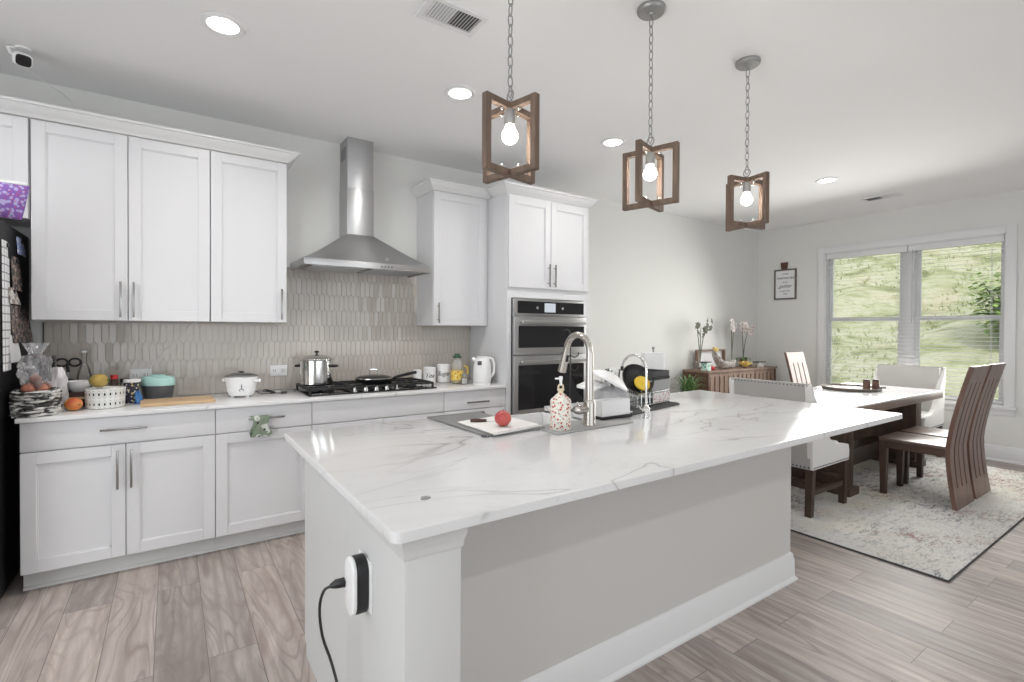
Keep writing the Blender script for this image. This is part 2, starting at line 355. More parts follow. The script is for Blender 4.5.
    def grid(s,fn,nu,nv,thick=0,closed_u=False):
        # surface fn(u,v) on [0,1]^2, optional thickness along the normal
        G=[[Vector(fn(i/nu,j/nv)) for j in range(nv+1)] for i in range(nu+(0 if closed_u else 1))]
        nU=len(G)
        def nrm(i,j):
            i0,i1=(i-1,(i+1)%nU) if closed_u else (max(i-1,0),min(i+1,nU-1)); j0,j1=max(j-1,0),min(j+1,nv)
            n=(G[i1][j]-G[i0][j]).cross(G[i][j1]-G[i][j0]); return n.normalized() if n.length>1e-9 else Vector((0,0,1))
        A=[[s._v(G[i][j]) for j in range(nv+1)] for i in range(nU)]
        rng=nU if closed_u else nU-1
        for i in range(rng):
            for j in range(nv):
                k=(i+1)%nU; s.bm.faces.new((A[i][j],A[k][j],A[k][j+1],A[i][j+1]))
        if thick:
            B=[[s._v(G[i][j]-nrm(i,j)*thick) for j in range(nv+1)] for i in range(nU)]
            for i in range(rng):
                for j in range(nv):
                    k=(i+1)%nU; s.bm.faces.new((B[i][j],B[i][j+1],B[k][j+1],B[k][j]))
            for i in range(rng):
                k=(i+1)%nU
                s.bm.faces.new((A[i][0],B[i][0],B[k][0],A[k][0])); s.bm.faces.new((A[i][nv],A[k][nv],B[k][nv],B[i][nv]))
            if not closed_u:
                for j in range(nv):
                    s.bm.faces.new((A[0][j],A[0][j+1],B[0][j+1],B[0][j])); s.bm.faces.new((A[-1][j],B[-1][j],B[-1][j+1],A[-1][j+1]))
        return s
    def sweep(s,path,prof,closed=False):
        # path: XY polyline, prof: (out,z) with out to the RIGHT of travel direction; mitred corners
        n=len(path); P=[Vector(p) for p in path]; rings=[]
        for i in range(n):
            d0=(P[i]-P[i-1]).normalized() if i>0 else None; d1=(P[i+1]-P[i]).normalized() if i<n-1 else None
            n0=Vector((d0.y,-d0.x)) if d0 else None; n1=Vector((d1.y,-d1.x)) if d1 else None
            if n0 is None: mv=n1
            elif n1 is None: mv=n0
            else: mv=(n0+n1)/(1+n0.dot(n1))
            rings.append([s._v((P[i].x+mv.x*o,P[i].y+mv.y*o,z)) for o,z in prof])
        k=len(prof); F_=[]
        for A,B in zip(rings,rings[1:]):
            for i in range(k): F_.append(s.bm.faces.new((A[i],A[(i+1)%k],B[(i+1)%k],B[i])))
        F_.append(s.bm.faces.new(rings[0])); F_.append(s.bm.faces.new(rings[-1][::-1]))
        bmesh.ops.recalc_face_normals(s.bm,faces=F_); return s
    def build(s,name,material,parent=None,loc=None,world=True,rot=None,ang=38,fix=False):
        """link as ONE mesh object. world=True: verts are world coords, shifted to the parent's / own origin"""
        off=Vector((0,0,0))
        if parent is not None and world:
            p=parent
            while p: off+=p.location; p=p.parent
        elif loc is not None and world: off=Vector(loc)
        if off.length>0: bmesh.ops.translate(s.bm,verts=s.bm.verts,vec=-off)
        if fix: bmesh.ops.recalc_face_normals(s.bm,faces=s.bm.faces)
        s.bm.normal_update(); la=math.radians(ang)
        for f in s.bm.faces: f.smooth=True
        for e in s.bm.edges:
            if len(e.link_faces)==2: e.smooth=e.calc_face_angle(0)<la
        me=bpy.data.meshes.new(name); s.bm.to_mesh(me); s.bm.free()
        if isinstance(material,str): material=M[material]
        me.materials.append(material)
        o=bpy.data.objects.new(name,me); col.objects.link(o)
        if parent is not None: o.parent=parent
        elif loc is not None: o.location=loc
        if rot is not None: o.rotation_euler=rot
        return o
def tag(o,label=None,cat=None,group=None,kind=None):
    if label: o['label']=label
    if cat: o['category']=cat
    if group: o['group']=group
    if kind: o['kind']=kind
    return o
def empty(name,loc,label,cat,group=None,rz=0,rot=None):
    o=bpy.data.objects.new(name,None); col.objects.link(o); o.location=loc; o.rotation_euler=rot or (0,0,rz)
    o.empty_display_size=.05
    return tag(o,label,cat,group)
def struct(o): o['kind']='structure'; return o
def children(o): return [x for x in list(bpy.data.objects) if x.parent==o]
def copy_tree(o,parent=None):
    cpy=o.copy(); col.objects.link(cpy)
    if parent: cpy.parent=parent
    for ch in children(o): copy_tree(ch,cpy)
    return cpy
def text_obj(name,body,size,parent,matx,material,extrude=.0006,shear=0,align='CENTER'):
    cu=bpy.data.curves.new(name,'FONT'); cu.body=body; cu.size=size; cu.extrude=extrude; cu.align_x=align; cu.align_y='CENTER'; cu.shear=shear
    t=bpy.data.objects.new(name+'_tmp',cu); col.objects.link(t); dg=bpy.context.evaluated_depsgraph_get(); dg.update()
    me=bpy.data.meshes.new_from_object(t.evaluated_get(dg)); bpy.data.objects.remove(t)
    me.transform(matx); me.materials.clear(); me.materials.append(M[material])
    o=bpy.data.objects.new(name,me); col.objects.link(o); o.parent=parent; return o
def arc(cx,cz,r,a0,a1,n): return [(cx+r*math.cos(a0+(a1-a0)*i/n),cz+r*math.sin(a0+(a1-a0)*i/n)) for i in range(n+1)]

# ================================================================== ROOM SHELL
XL,XR,YF,YW,ZC=-3.0,7.37,-4.5,4.165,2.8934
WT=.16
b=MB(); b.box(XL-WT,XR+WT,YF-WT,YW+WT,-.12,0); struct(b.build('floor','floor'))
b=MB(); b.box(XL-WT,XR+WT,YF-WT,YW+WT,ZC,ZC+.12); struct(b.build('ceiling','ceiling_paint'))
b=MB(); b.box(XL-WT,XR+WT,YW,YW+WT,0,ZC); struct(b.build('wall_back','wall_paint'))
b=MB(); b.box(XL-WT,XL,YF,-1.25,0,ZC); b.box(XL-WT,XL,1.95,YW,0,ZC); b.box(XL-WT,XL,-1.25,1.95,0,.3); b.box(XL-WT,XL,-1.25,1.95,2.5,ZC); struct(b.build('wall_left','wall_paint'))
b=MB(); b.box(XL-.10,XL-.03,-1.25,-1.19,.3,2.5); b.box(XL-.10,XL-.03,1.89,1.95,.3,2.5); b.box(XL-.10,XL-.03,.32,.38,.3,2.5); b.box(XL-.10,XL-.03,-1.19,1.89,.3,.36); b.box(XL-.10,XL-.03,-1.19,1.89,2.44,2.5); struct(b.build('added_window_3','trim_white'))  # unseen left window, made up to light the island end
# right wall with window opening
WY0,WY1,WZ0,WZ1=1.43,3.22,.60,2.45
b=MB(); b.box(XR,XR+WT,YF,WY0,0,ZC); b.box(XR,XR+WT,WY1,YW,0,ZC); b.box(XR,XR+WT,WY0,WY1,0,WZ0); b.box(XR,XR+WT,WY0,WY1,WZ1,ZC); struct(b.build('wall_right','wall_paint'))
# front wall (behind the camera), its wide window opening added to let light in
b=MB(); b.box(XL,-1.4,YF-WT,YF,0,ZC); b.box(4.6,XR,YF-WT,YF,0,ZC); b.box(-1.4,4.6,YF-WT,YF,0,.3); b.box(-1.4,4.6,YF-WT,YF,2.6,ZC); struct(b.build('wall_front','wall_paint'))
fw=MB()
for x0,x1 in ((-1.4,.6),(.6,2.6),(2.6,4.6)):
    fw.box(x0,x0+.06,YF-.10,YF-.02,.3,2.6); fw.box(x1-.06,x1,YF-.10,YF-.02,.3,2.6); fw.box(x0+.06,x1-.06,YF-.10,YF-.02,.3,.36); fw.box(x0+.06,x1-.06,YF-.10,YF-.02,2.54,2.6)
struct(fw.build('added_window_2','trim_white'))  # frame of the unseen window added as a light opening
bprof=[(0,0),(.028,0),(.028,.012),(.018,.024),(.018,.135),(.013,.142),(.013,.155),(.006,.165),(0,.168)]
b=MB(); b.sweep([(XR,YF),(XR,YW)][::-1],[(o,z) for o,z in bprof]); struct(b.build('baseboard_right','trim_white'))
b=MB(); b.sweep([(3.30,YW),(XR,YW)],bprof); struct(b.build('baseboard_back','trim_white'))
b=MB(); b.sweep([(XL,YF),(XL,YW)],bprof); struct(b.build('baseboard_left','trim_white'))

# ---- dining window
b=MB(); cw=.085
b.box(XR-.018,XR,WY0-cw,WY0,WZ0-.02,WZ1+cw,.003); b.box(XR-.018,XR,WY1,WY1+cw,WZ0-.02,WZ1+cw,.003); b.box(XR-.018,XR,WY0,WY1,WZ1,WZ1+cw,.003)
# jamb lining
b.box(XR,XR+.13,WY0,WY0+.012,WZ0,WZ1); b.box(XR,XR+.13,WY1-.012,WY1,WZ0,WZ1); b.box(XR,XR+.13,WY0,WY1,WZ1-.012,WZ1); b.box(XR,XR+.13,WY0,WY1,WZ0,WZ0+.012)
win=struct(b.build('window_1','trim_white',loc=(XR,2.32,.6)))
b=MB(); b.box(XR-.055,XR+.06,WY0-cw-.02,WY1+cw+.02,WZ0-.035,WZ0-.002,.006); b.box(XR-.016,XR,WY0-cw,WY1+cw,WZ0-.10,WZ0-.035,.003); b.build('window_sill','trim_white',win)
MY0,MY1=2.235,2.355
b=MB(); b.box(XR+.05,XR+.13,MY0,MY1,WZ0,WZ1,.003); b.build('mullion','trim_white',win)
for y0,y1 in ((WY0+.012,MY0),(MY1,WY1-.012)):
    for k,(z0,z1,dx) in enumerate(((WZ0+.012,1.575,.06),(1.535,WZ1-.012,.095))):
        b=MB(); x0,x1=XR+dx,XR+dx+.035; f_=.045
        b.box(x0,x1,y0,y0+f_,z0,z1); b.box(x0,x1,y1-f_,y1,z0,z1); b.box(x0,x1,y0+f_,y1-f_,z0,z0+f_); b.box(x0,x1,y0+f_,y1-f_,z1-f_,z1)
        sa=b.build('sash','trim_white',win)
        b=MB(); b.box(x0+.014,x0+.019,y0+f_,y1-f_,z0+f_,z1-f_); b.build('glass','pane_glass',sa)
# ---- blinds
def blind(y0,y1,label):
    e=empty('window_blind',(XR+.03,(y0+y1)/2,WZ0),label,'blind','open white blinds in the dining window')
    b=MB(); b.box(XR+.002,XR+.055,y0,y1,WZ1-.085,WZ1-.014,.003); b.build('headrail','trim_white',e)
    b=MB(); z=WZ1-.115; n=0
    while z>WZ0+.07:
        a=-.055; hw=.022
        for sgn in (0,):
            V=[(XR+.028-hw*math.cos(a),y0+.004,z+hw*math.sin(a)),(XR+.028+hw*math.cos(a),y0+.004,z-hw*math.sin(a)),(XR+.028+hw*math.cos(a),y1-.004,z-hw*math.sin(a)),(XR+.028-hw*math.cos(a),y1-.004,z+hw*math.sin(a))]
            V2=[(x,y,zz+.0022) for x,y,zz in V]; b.faces(V+V2,[(0,3,2,1),(4,5,6,7),(0,1,5,4),(1,2,6,5),(2,3,7,6),(3,0,4,7)])
        z-=.0455; n+=1
    b.build('slats','trim_white',e)
    b=MB(); b.box(XR+.003,XR+.053,y0+.004,y1-.004,WZ0+.018,WZ0+.042,.004); b.build('bottom_rail','trim_white',e)
    for yy in (y0+.10,y1-.10):
        b=MB(); b.tube([(XR+.004,yy,WZ1-.06),(XR+.004,yy,WZ0+.04)],.0016,5); b.tube([(XR+.052,yy,WZ1-.06),(XR+.052,yy,WZ0+.04)],.0016,5); b.build('ladder_cord','trim_white',e)
    b=MB(); b.tube([(XR-.004,y1-.045,WZ1-.07),(XR-.004,y1-.045,1.50)],.004,6); b.build('tilt_wand','clear_plastic',e)
blind(2.300,WY1-.016,'left window blind beside the framed kitchen sign, slats open'); blind(WY0+.016,2.292,'right window blind behind the slatted wooden chair, slats open')

# ---- outside hill
def hill(u,v):
    x=9.0+u*26; y=-16+v*40
    z=-.45+(x-9.0)*.50-.2*math.sin(x*.8+y*.5)+.16*math.sin(y*1.3+x*.4)+.09*math.sin(x*3.1)*math.cos(y*2.3)
    return (x,y,z)
b=MB(); b.grid(lambda u,v:hill(u,v),80,110); hl=b.build('hill','hill_grass',fix=True); struct(hl)
if hl.data.polygons[0].normal.z<0: hl.data.flip_normals()
rg=random.Random(3); b=MB()
for i in range(12000):
    u=rg.random()**1.6*.7; v=rg.uniform(.30,.75); p=Vector(hill(u,v))
    if math.hypot(p.x-11.6,p.y-2.15)<1.5 or math.hypot(p.x-14.2,p.y-5.2)<1.0: continue
    h_=rg.uniform(.05,.13); a=rg.uniform(0,2*PI); d=Vector((math.cos(a),math.sin(a),0))*rg.uniform(.012,.025); ln=Vector((rg.uniform(-.06,.06),rg.uniform(-.06,.06),h_))
    b.faces([p-d,p+d,p+ln*.6+d*.6,p+ln,p+ln*.6-d*.6],[(0,1,2,3,4)])
tag(b.build('grass_blades','blade'),'pale green and straw grass tufts growing on the slope outside','grass',kind='stuff')
def bush(name,px,py,size,n,label):
    u=(px-9.0)/26; v=(py+16)/40; base=Vector(hill(u,v))
    e=empty(name,base,label,'bush'); rg=random.Random(int(px*100)); st=MB(); lf=MB()
    for k in range(9):
        a=rg.uniform(0,2*PI); t=rg.uniform(.2,.7); tip=base+Vector((math.cos(a)*t*size*.7,math.sin(a)*t*size*.7,size*rg.uniform(.7,1.25))); mid=base*.5+tip*.5+Vector((0,0,.12*size))
        st.tube([base-Vector((0,0,.08)),mid,tip],.02,5,rad=[.022,.014,.006])
        for q in range(n//9):
            f=rg.uniform(.3,1.05); p=base*(1-f)+tip*f+Vector([rg.uniform(-.24,.24)*size for _ in range(3)])
            if p.z<base.z+.1: p.z=base.z+.1
            l=rg.uniform(.10,.18)*size*.9; A=rg.uniform(0,2*PI); d=Vector((math.cos(A),math.sin(A),rg.uniform(-.5,.3)))*l; s_=d.cross(Vector((0,0,1))).normalized()*l*.32
            lf.faces([p,p+d*.5+s_,p+d,p+d*.5-s_],[(0,1,2,3)])
    st.build('stem','stem_green',e); lf.build('foliage','bush_leaf',e)
bush('leafy_bush',11.6,2.15,.95,1800,'leafy green bush at the right of the grassy slope outside')

# ---- ceiling vents, recessed lights
def vent(x,y,lx,ly,label,rz=0):
    e=empty('ceiling_vent',(x,y,ZC),label,'vent',rz=rz); z=0
    b=MB(); f_=.028
    b.box(-lx/2,lx/2,-ly/2,-ly/2+f_,z-.012,z-.0005,.003); b.box(-lx/2,lx/2,ly/2-f_,ly/2,z-.012,z-.0005,.003); b.box(-lx/2,-lx/2+f_,-ly/2+f_,ly/2-f_,z-.012,z-.0005,.003); b.box(lx/2-f_,lx/2,-ly/2+f_,ly/2-f_,z-.012,z-.0005,.003)
    b.build('frame','trim_white',e,world=False)
    b=MB(); b.box(-lx/2+f_,lx/2-f_,-ly/2+f_,ly/2-f_,z-.003,z-.0005); b.build('duct','grey_plastic',e,world=False)
    b=MB(); n=int((lx-2*f_)/.0155)
    for i in range(n):
        xx=-lx/2+f_+(i+.5)*(lx-2*f_)/n; sg=1 if i<n/2 else -1
        b.T=Matrix.Translation((xx,0,z-.008))@Matrix.Rotation(sg*.7,4,'Y'); b.box(-.0055,.0055,-ly/2+f_,ly/2-f_,-.0006,.0006); b.T=None
    b.build('louvres','trim_white',e,world=False)
vent(1.115,2.150,.305,.185,'white louvred air vent in the ceiling left of the first pendant',0)
vent(6.53,2.28,.34,.19,'white air vent in the ceiling near the dining window',PI/2)
def can_light(x,y,label,lit=True):
    e=empty('recessed_light',(x,y,ZC),label,'ceiling light','recessed ceiling lights')
    b=MB(); b.lathe([(.070,-.001),(.070,-.006),(.092,-.010),(.100,-.004),(.100,-.0005)],40,(x,y,ZC),False); b.build('trim_ring','trim_white',e)
    b=MB(); b.lathe([(0,-.005),(.04,-.0055),(.070,-.004),(.070,-.001),(0,-.001)],32,(x,y,ZC),False); b.build('diffuser','lamp_glow',e)
    lamp('recessed_lamp','AREA',(x,y,ZC-.014),LAMP_W*(1 if y>0 else .62),(1,.975,.945),shape='DISK',size=.14,spread=math.radians(155)).parent=None
for x,y,l in [(.214,2.865,'recessed ceiling light above the left white cabinets, nearest of those in view'),(1.518,2.82,'recessed ceiling light between the vent and the first pendant lantern'),(2.915,2.85,'recessed ceiling light left of the middle pendant lantern'),(5.378,2.34,'recessed ceiling light over the dining table, right of the third pendant'),
              (-1.10,2.86,'unseen recessed light by the refrigerator, added to brighten the left ceiling'),(.2,-.92,'recessed ceiling light in living area on the left'),(1.55,-.92,'recessed ceiling light in living area in the middle'),(2.9,-.92,'recessed ceiling light in living area, second from the right'),(4.3,-.92,'recessed ceiling light in living area on the right')]:  # the one by the refrigerator is out of view, added for ceiling bounce
    can_light(x,y,l)

# ================================================================== KITCHEN RUN
YU,YB=3.815,3.54
DT=.020
def shaker(parent,x0,x1,z0,z1,yf,name='door',fr=.062):
    """shaker door facing -Y whose front plane is yf-DT"""
    g=.0015; x0+=g; x1-=g; z0+=g; z1-=g; y0,y1=yf-DT,yf
    b=MB(); b.box(x0,x0+fr,y0,y1,z0,z1,.0012,1); b.box(x1-fr,x1,y0,y1,z0,z1,.0012,1); b.box(x0+fr,x1-fr,y0,y1,z0,z0+fr,.0012,1); b.box(x0+fr,x1-fr,y0,y1,z1-fr,z1,.0012,1)
    b.box(x0+fr-.002,x1-fr+.002,y0+.010,y1-.001,z0+fr-.002,z1-fr+.002)
    # small inner bead
    for (a,c_,d,e_) in ((x0+fr,x0+fr+.006,z0+fr,z1-fr),(x1-fr-.006,x1-fr,z0+fr,z1-fr),(x0+fr,x1-fr,z0+fr,z0+fr+.006),(x0+fr,x1-fr,z1-fr-.006,z1-fr)): b.box(a,c_,y0+.005,y0+.012,d,e_)
    return b.build(name,'cabinet_white',parent)
def slab(parent,x0,x1,z0,z1,yf,name='drawer'):
    g=.0015; b=MB(); b.box(x0+g,x1-g,yf-DT,yf,z0+g,z1-g,.002); return b.build(name,'cabinet_white',parent)
def pull(parent,x,z,yf,length,vert=True):
    y=yf-DT; b=MB(); r=.0058; h=length/2
    if vert:
        b.box(x-r,x+r,y-.036,y-.024,z-h,z+h,.0025)
        for s_ in (-1,1): b.cyl((x,y-.026,z+s_*h*.68),.0045,.026,1,10)
    else:
        b.box(x-h,x+h,y-.036,y-.024,z-r,z+r,.0025)
        for s_ in (-1,1): b.cyl((x+s_*h*.68,y-.026,z),.0045,.026,1,10)
    return b.build('handle','handle',parent)
crown=[(0,0),(.010,0),(.014,.010),(.030,.020),(.055,.045),(.060,.054),(.072,.056),(.072,.070),(0,.070)]
ZT=2.556; ZBU=1.432
def carcass(e,x0,x1,yf,z0,z1,name='body'):
    b=MB(); b.box(x0,x1,yf,YW-.002,z0,z1,.001,1); return b.build(name,'cabinet_white',e)
# over-fridge cabinet
e=empty('fridge_cabinet',(-1.15,YU,2.0),'white cabinet above the black refrigerator at the left edge','cabinet')
carcass(e,-1.60,-.652,YU+DT,1.995,ZT); d=shaker(e,-1.125,-.654,1.995,ZT-.004,YU+DT); pull(d,-1.09,2.08,YU+DT,.16); d=shaker(e,-1.598,-1.128,1.995,ZT-.004,YU+DT); pull(d,-1.165,2.08,YU+DT,.16)
b=MB(); b.sweep([(-1.60,YU),(-.650,YU)],[(o,z+ZT) for o,z in crown]); b.build('crown_moulding','trim_white',e)
# double upper
e=empty('upper_cabinet',(-.2165,YU,ZBU),'white double-door wall cabinet left of the hood, beside the fridge','cabinet')
carcass(e,-.648,.2115,YU+DT,ZBU,ZT)
d=shaker(e,-.646,-.2155,ZBU,ZT-.004,YU+DT); pull(d,-.250,1.56,YU+DT,.215)
d=shaker(e,-.2135,.2105,ZBU,ZT-.004,YU+DT); pull(d,-.187,1.56,YU+DT,.215)
b=MB(); b.sweep([(-.650,YU),(.2125,YU)],[(o,z+ZT) for o,z in crown]); b.build('crown_moulding','trim_white',e)
e=empty('upper_cabinet',(.444,YU,ZBU),'white single-door wall cabinet directly left of the steel hood','cabinet')
carcass(e,.2135,.676,YU+DT,ZBU,ZT); d=shaker(e,.2145,.676,ZBU,ZT-.004,YU+DT); pull(d,.640,1.56,YU+DT,.215)
b=MB(); b.sweep([(.2125,YU),(.676,YU),(.676,YW-.002)],[(o,z+ZT) for o,z in crown]); b.build('crown_moulding','trim_white',e)
# right upper
e=empty('upper_cabinet',(2.062,YU,ZBU),'white single-door wall cabinet between hood and oven tower','cabinet')
carcass(e,1.811,2.352,YU+DT,ZBU-.008,ZT); d=shaker(e,1.812,2.318,ZBU-.008,ZT-.004,YU+DT); pull(d,1.848,1.53,YU+DT,.17)
b=MB(); b.sweep([(1.811,YW-.002),(1.811,YU),(2.353,YU)],[(o,z+ZT) for o,z in crown]); b.build('crown_moulding','trim_white',e)
# oven tower
TX0,TX1,TYF=2.355,3.280,3.53
e=empty('oven_tower',(2.817,3.8,0),'tall white cabinet tower holding the built-in double oven','cabinet')
b=MB(); b.box(TX0,TX0+.02,TYF,YW-.002,0,ZT); b.box(TX1-.02,TX1,TYF,YW-.002,0,ZT); b.box(TX0+.02,TX1-.02,TYF,YW-.002,1.735,ZT); b.box(TX0+.02,TX1-.02,TYF+.08,YW-.002,0,.10); b.box(TX0+.02,TX1-.02,TYF,YW-.002,.10,.645); b.box(TX0+.02,TX1-.02,YW-.03,YW-.002,.645,1.735)
b.box(TX0+.02,2.402,TYF,TYF+.03,.645,1.735); b.box(3.232,TX1-.02,TYF,TYF+.03,.645,1.735); b.box(2.402,3.232,TYF,TYF+.03,1.668,1.735)
b.build('body','cabinet_white',e)
d=shaker(e,TX0+.006,2.817,1.755,ZT-.02,TYF); pull(d,2.785,1.875,TYF,.20); d=shaker(e,2.819,TX1-.006,1.755,ZT-.02,TYF); pull(d,2.852,1.875,TYF,.20)
d=slab(e,TX0+.006,TX1-.006,.12,.63,TYF); pull(d,2.817,.52,TYF,.20,False)
b=MB(); b.sweep([(TX0,YU-.075),(TX0,TYF),(TX1,TYF),(TX1,YW-.002)],[(o,z+ZT) for o,z in crown]); b.build('crown_moulding','trim_white',e)
# double oven (microwave over oven)
e=empty('wall_oven',(2.817,3.55,.66),'stainless double wall oven with black glass doors in the white tower','oven')
OX0,OX1=2.408,3.226; OY=3.512
b=MB(); b.box(OX0,OX1,OY+.012,3.95,.66,1.66); b.build('body','steel_horiz',e)
b=MB(); b.box(OX0,OX1,OY-.004,OY+.012,1.512,1.66,.003); p=b.build('control_panel','steel_horiz',e)
b=MB(); b.box(OX0+.045,OX1-.012,OY-.007,OY-.0035,1.535,1.640,.001,1); p2=b.build('panel_glass','black_gloss',p)
b=MB(); b.box(2.745,2.870,OY-.0085,OY-.0065,1.548,1.628); b.build('display','display_glow',p)
for kx in (2.665,2.955):
    b=MB(); b.cyl((kx,OY-.0085,1.585),.012,.002,1,16); b.build('touch_button','galv',p)
def odoor(z0,z1,gz0,gz1,hz,name):
    b=MB(); b.box(OX0,OX1,OY-.022,OY+.010,z0,z1,.004); d=b.build(name,'steel_horiz',e)
    b=MB(); b.box(OX0+.045,OX1-.022,OY-.0245,OY-.021,gz0,gz1,.001,1); b.build('glass','black_gloss',d)
    b=MB(); b.box(OX0+.055,OX1-.03,OY-.070,OY-.046,hz-.016,hz+.016,.008,3)
    for hx in (OX0+.075,OX1-.05): b.box(hx-.012,hx+.012,OY-.05,OY-.022,hz-.010,hz+.010,.002)
    b.build('handle','steel_horiz',d)
odoor(1.172,1.506,1.235,1.425,1.455,'microwave_door'); odoor(.668,1.166,.700,1.085,1.115,'oven_door')

# base cabinets
def toe(e,x0,x1):
    b=MB(); b.box(x0,x1,YB+DT+.055,YW-.002,0,.10); b.sweep([(x0,YB+DT+.055),(x1,YB+DT+.055)],[(0,0),(.012,0),(.010,.012),(0,.018)]); return b.build('toe_kick','island_white',e)
ZDR0,ZDR1=.742,.895
def base(x0,x1,label,kind):
    e=empty('base_cabinet',((x0+x1)/2,YB,0),label,'cabinet'); b=MB(); b.box(x0,x1,YB+DT,YW-.002,.10,.897); b.build('body','cabinet_white',e); toe(e,x0,x1)
    return e
e=base(-.645,.2225,'white base cabinet with one wide drawer over two doors, beside the fridge','d')
d=slab(e,-.645,.2225,ZDR0,ZDR1,YB+DT); pull(d,-.2175,.826,YB+DT,.21,False)
d=shaker(e,-.645,-.2115,.105,ZDR0-.004,YB+DT); pull(d,-.247,.60,YB+DT,.215); d=shaker(e,-.2105,.2225,.105,ZDR0-.004,YB+DT); pull(d,-.186,.60,YB+DT,.215)
e=base(.2235,.7845,'white base cabinet with one drawer and door, green towel on its drawer pull','d')
d=slab(e,.2235,.7845,ZDR0,ZDR1,YB+DT); pull(d,.505,.820,YB+DT,.21,False); d=shaker(e,.2235,.7845,.105,ZDR0-.004,YB+DT); pull(d,.745,.60,YB+DT,.215)
e=base(.7855,1.7735,'white base cabinet below the gas cooktop with plain false drawer front','d')
slab(e,.7855,1.7735,ZDR0,ZDR1,YB+DT,'drawer_front'); d=shaker(e,.7855,1.279,.105,ZDR0-.004,YB+DT); pull(d,1.245,.60,YB+DT,.215); d=shaker(e,1.280,1.7735,.105,ZDR0-.004,YB+DT); pull(d,1.315,.60,YB+DT,.215)
e=base(1.7745,2.352,'white drawer base cabinet between cooktop and oven tower','d')
for z0,z1 in ((ZDR0,ZDR1),(.43,ZDR0-.004),(.105,.426)):
    d=slab(e,1.7745,2.350,z0,z1,YB+DT); pull(d,2.07,(z0+z1)/2-(0.02 if z0<.7 else .018),YB+DT,.21,False)
# countertop + backsplash
b=MB(); b.box(-.658,2.353,3.513,YW-.012,.898,.922,.004); tag(b.build('kitchen_countertop','quartz_counter',loc=(.85,3.84,.9)),'long white quartz worktop on the wall cabinets under the hood','countertop')
ZK=.922
b=MB(); bw,bh,pitch=.0385,.146,.123
ys=YW-.004
def hexcell(cx_,cz_,rr,zlo,zhi,xlo,xhi):
    tip=bh/2; sh=pitch-bh/2; g=.0009
    pts=[(0,-tip),(bw/2,-sh+0),(bw/2,sh),(0,tip),(-bw/2,sh),(-bw/2,-sh)]
    def clip(P,f,val,keep_gt):
        out=[]
        for i in range(len(P)):
            a,c_=P[i],P[(i+1)%len(P)]; ia=(a[f]>=val)==keep_gt or a[f]==val; ic=(c_[f]>=val)==keep_gt or c_[f]==val
            if ia: out.append(a)
            if ia!=ic and a[f]!=c_[f]:
                t=(val-a[f])/(c_[f]-a[f]); out.append((a[0]+t*(c_[0]-a[0]),a[1]+t*(c_[1]-a[1])))
        return out
    P=[(cx_+x*(1-2*g/bw),cz_+z*(1-2*g/bh)) for x,z in pts]
    for f,v,k in ((1,zlo,True),(1,zhi,False),(0,xlo,True),(0,xhi,False)):
        P=clip(P,f,v,k)
        if len(P)<3: return
    tx,tz=rr.uniform(-.035,.035),rr.uniform(-.010,.010); mx=sum(p[0] for p in P)/len(P); mz=sum(p[1] for p in P)/len(P)
    n=len(P); base_=[(x,ys,z) for x,z in P]; side=[(x,ys-.0066+tx*(x-mx)+tz*(z-mz),z) for x,z in P]; top=[(mx+(x-mx)*.95,ys-.0070+tx*(x-mx)+tz*(z-mz),mz+(z-mz)*.975) for x,z in P]
    b.faces(base_+side+top,[(i,(i+1)%n,n+(i+1)%n,n+i) for i in range(n)]+[(n+i,n+(i+1)%n,2*n+(i+1)%n,2*n+i) for i in range(n)]+[tuple(2*n+i for i in range(n))])
rr=random.Random(5)
for r in range(10):
    for q in range(82):
        x=-.66+q*bw+(bw/2 if r%2 else 0); z=.86+r*pitch
        if x<2.40:
            zlo=ZK+.001
            if .697<x<1.791: hexcell(x,z,rr,zlo,1.864,.677,1.810)
            else: hexcell(x,z,rr,zlo,ZBU-.010,-.645,2.352)
bs=struct(b.build('trim_2','tile',loc=(.85,YW,1.1),fix=True,ang=12))
b=MB(); b.box(-.645,2.352,YW-.0055,YW-.0004,ZK,ZBU-.001); b.box(.677,1.810,YW-.0055,YW-.0004,ZBU-.001,1.865); struct(b.build('trim_3','grout'))
b=MB(); b.box(-.651,-.645,YW-.013,YW-.0004,ZK,ZBU-.010); struct(b.build('trim_4','dark_metal'))
# ---- outlets on the backsplash
def outlet(x0,x1,z0,z1,label,y=YW-.012):
    e=empty('wall_outlet',((x0+x1)/2,y,z0),label,'outlet'); b=MB(); b.box(x0,x1,y-.006,y,z0,z1,.002); b.build('cover_plate','white_plastic',e)
    n=2
    for i in range(n):
        b=MB(); cx_=x0+(x1-x0)*(i+.5)/n; b.box(cx_-.017,cx_+.017,y-.0085,y-.0055,z0+.022,z1-.022,.002); so=b.build('socket','white_plastic',e)
        b=MB()
        for zz in (z0+.036,z1-.036):
            b.box(cx_-.008,cx_-.006,y-.0092,y-.0083,zz-.006,zz+.006); b.box(cx_+.006,cx_+.008,y-.0092,y-.0083,zz-.006,zz+.006)
        b.build('slots','ink',so)
b=MB(); b.tube([(.145,4.146,1.430),(.10,4.150,1.40),(.046,4.151,1.318),(-.03,4.150,1.235),(-.07,4.149,1.19),(-.105,4.145,1.145),(-.125,4.138,1.095)],.0028,6); tag(b.build('charger_cable','white_plastic',loc=(.02,4.15,1.2)),'thin white cable running down the backsplash from the wall cabinet','cable')
outlet(.618,.738,1.030,1.112,'white outlet on the backsplash between rice cooker and stock pot')
outlet(-.228,-.108,1.035,1.117,'white outlet on the backsplash behind the mint-lidded cooker')

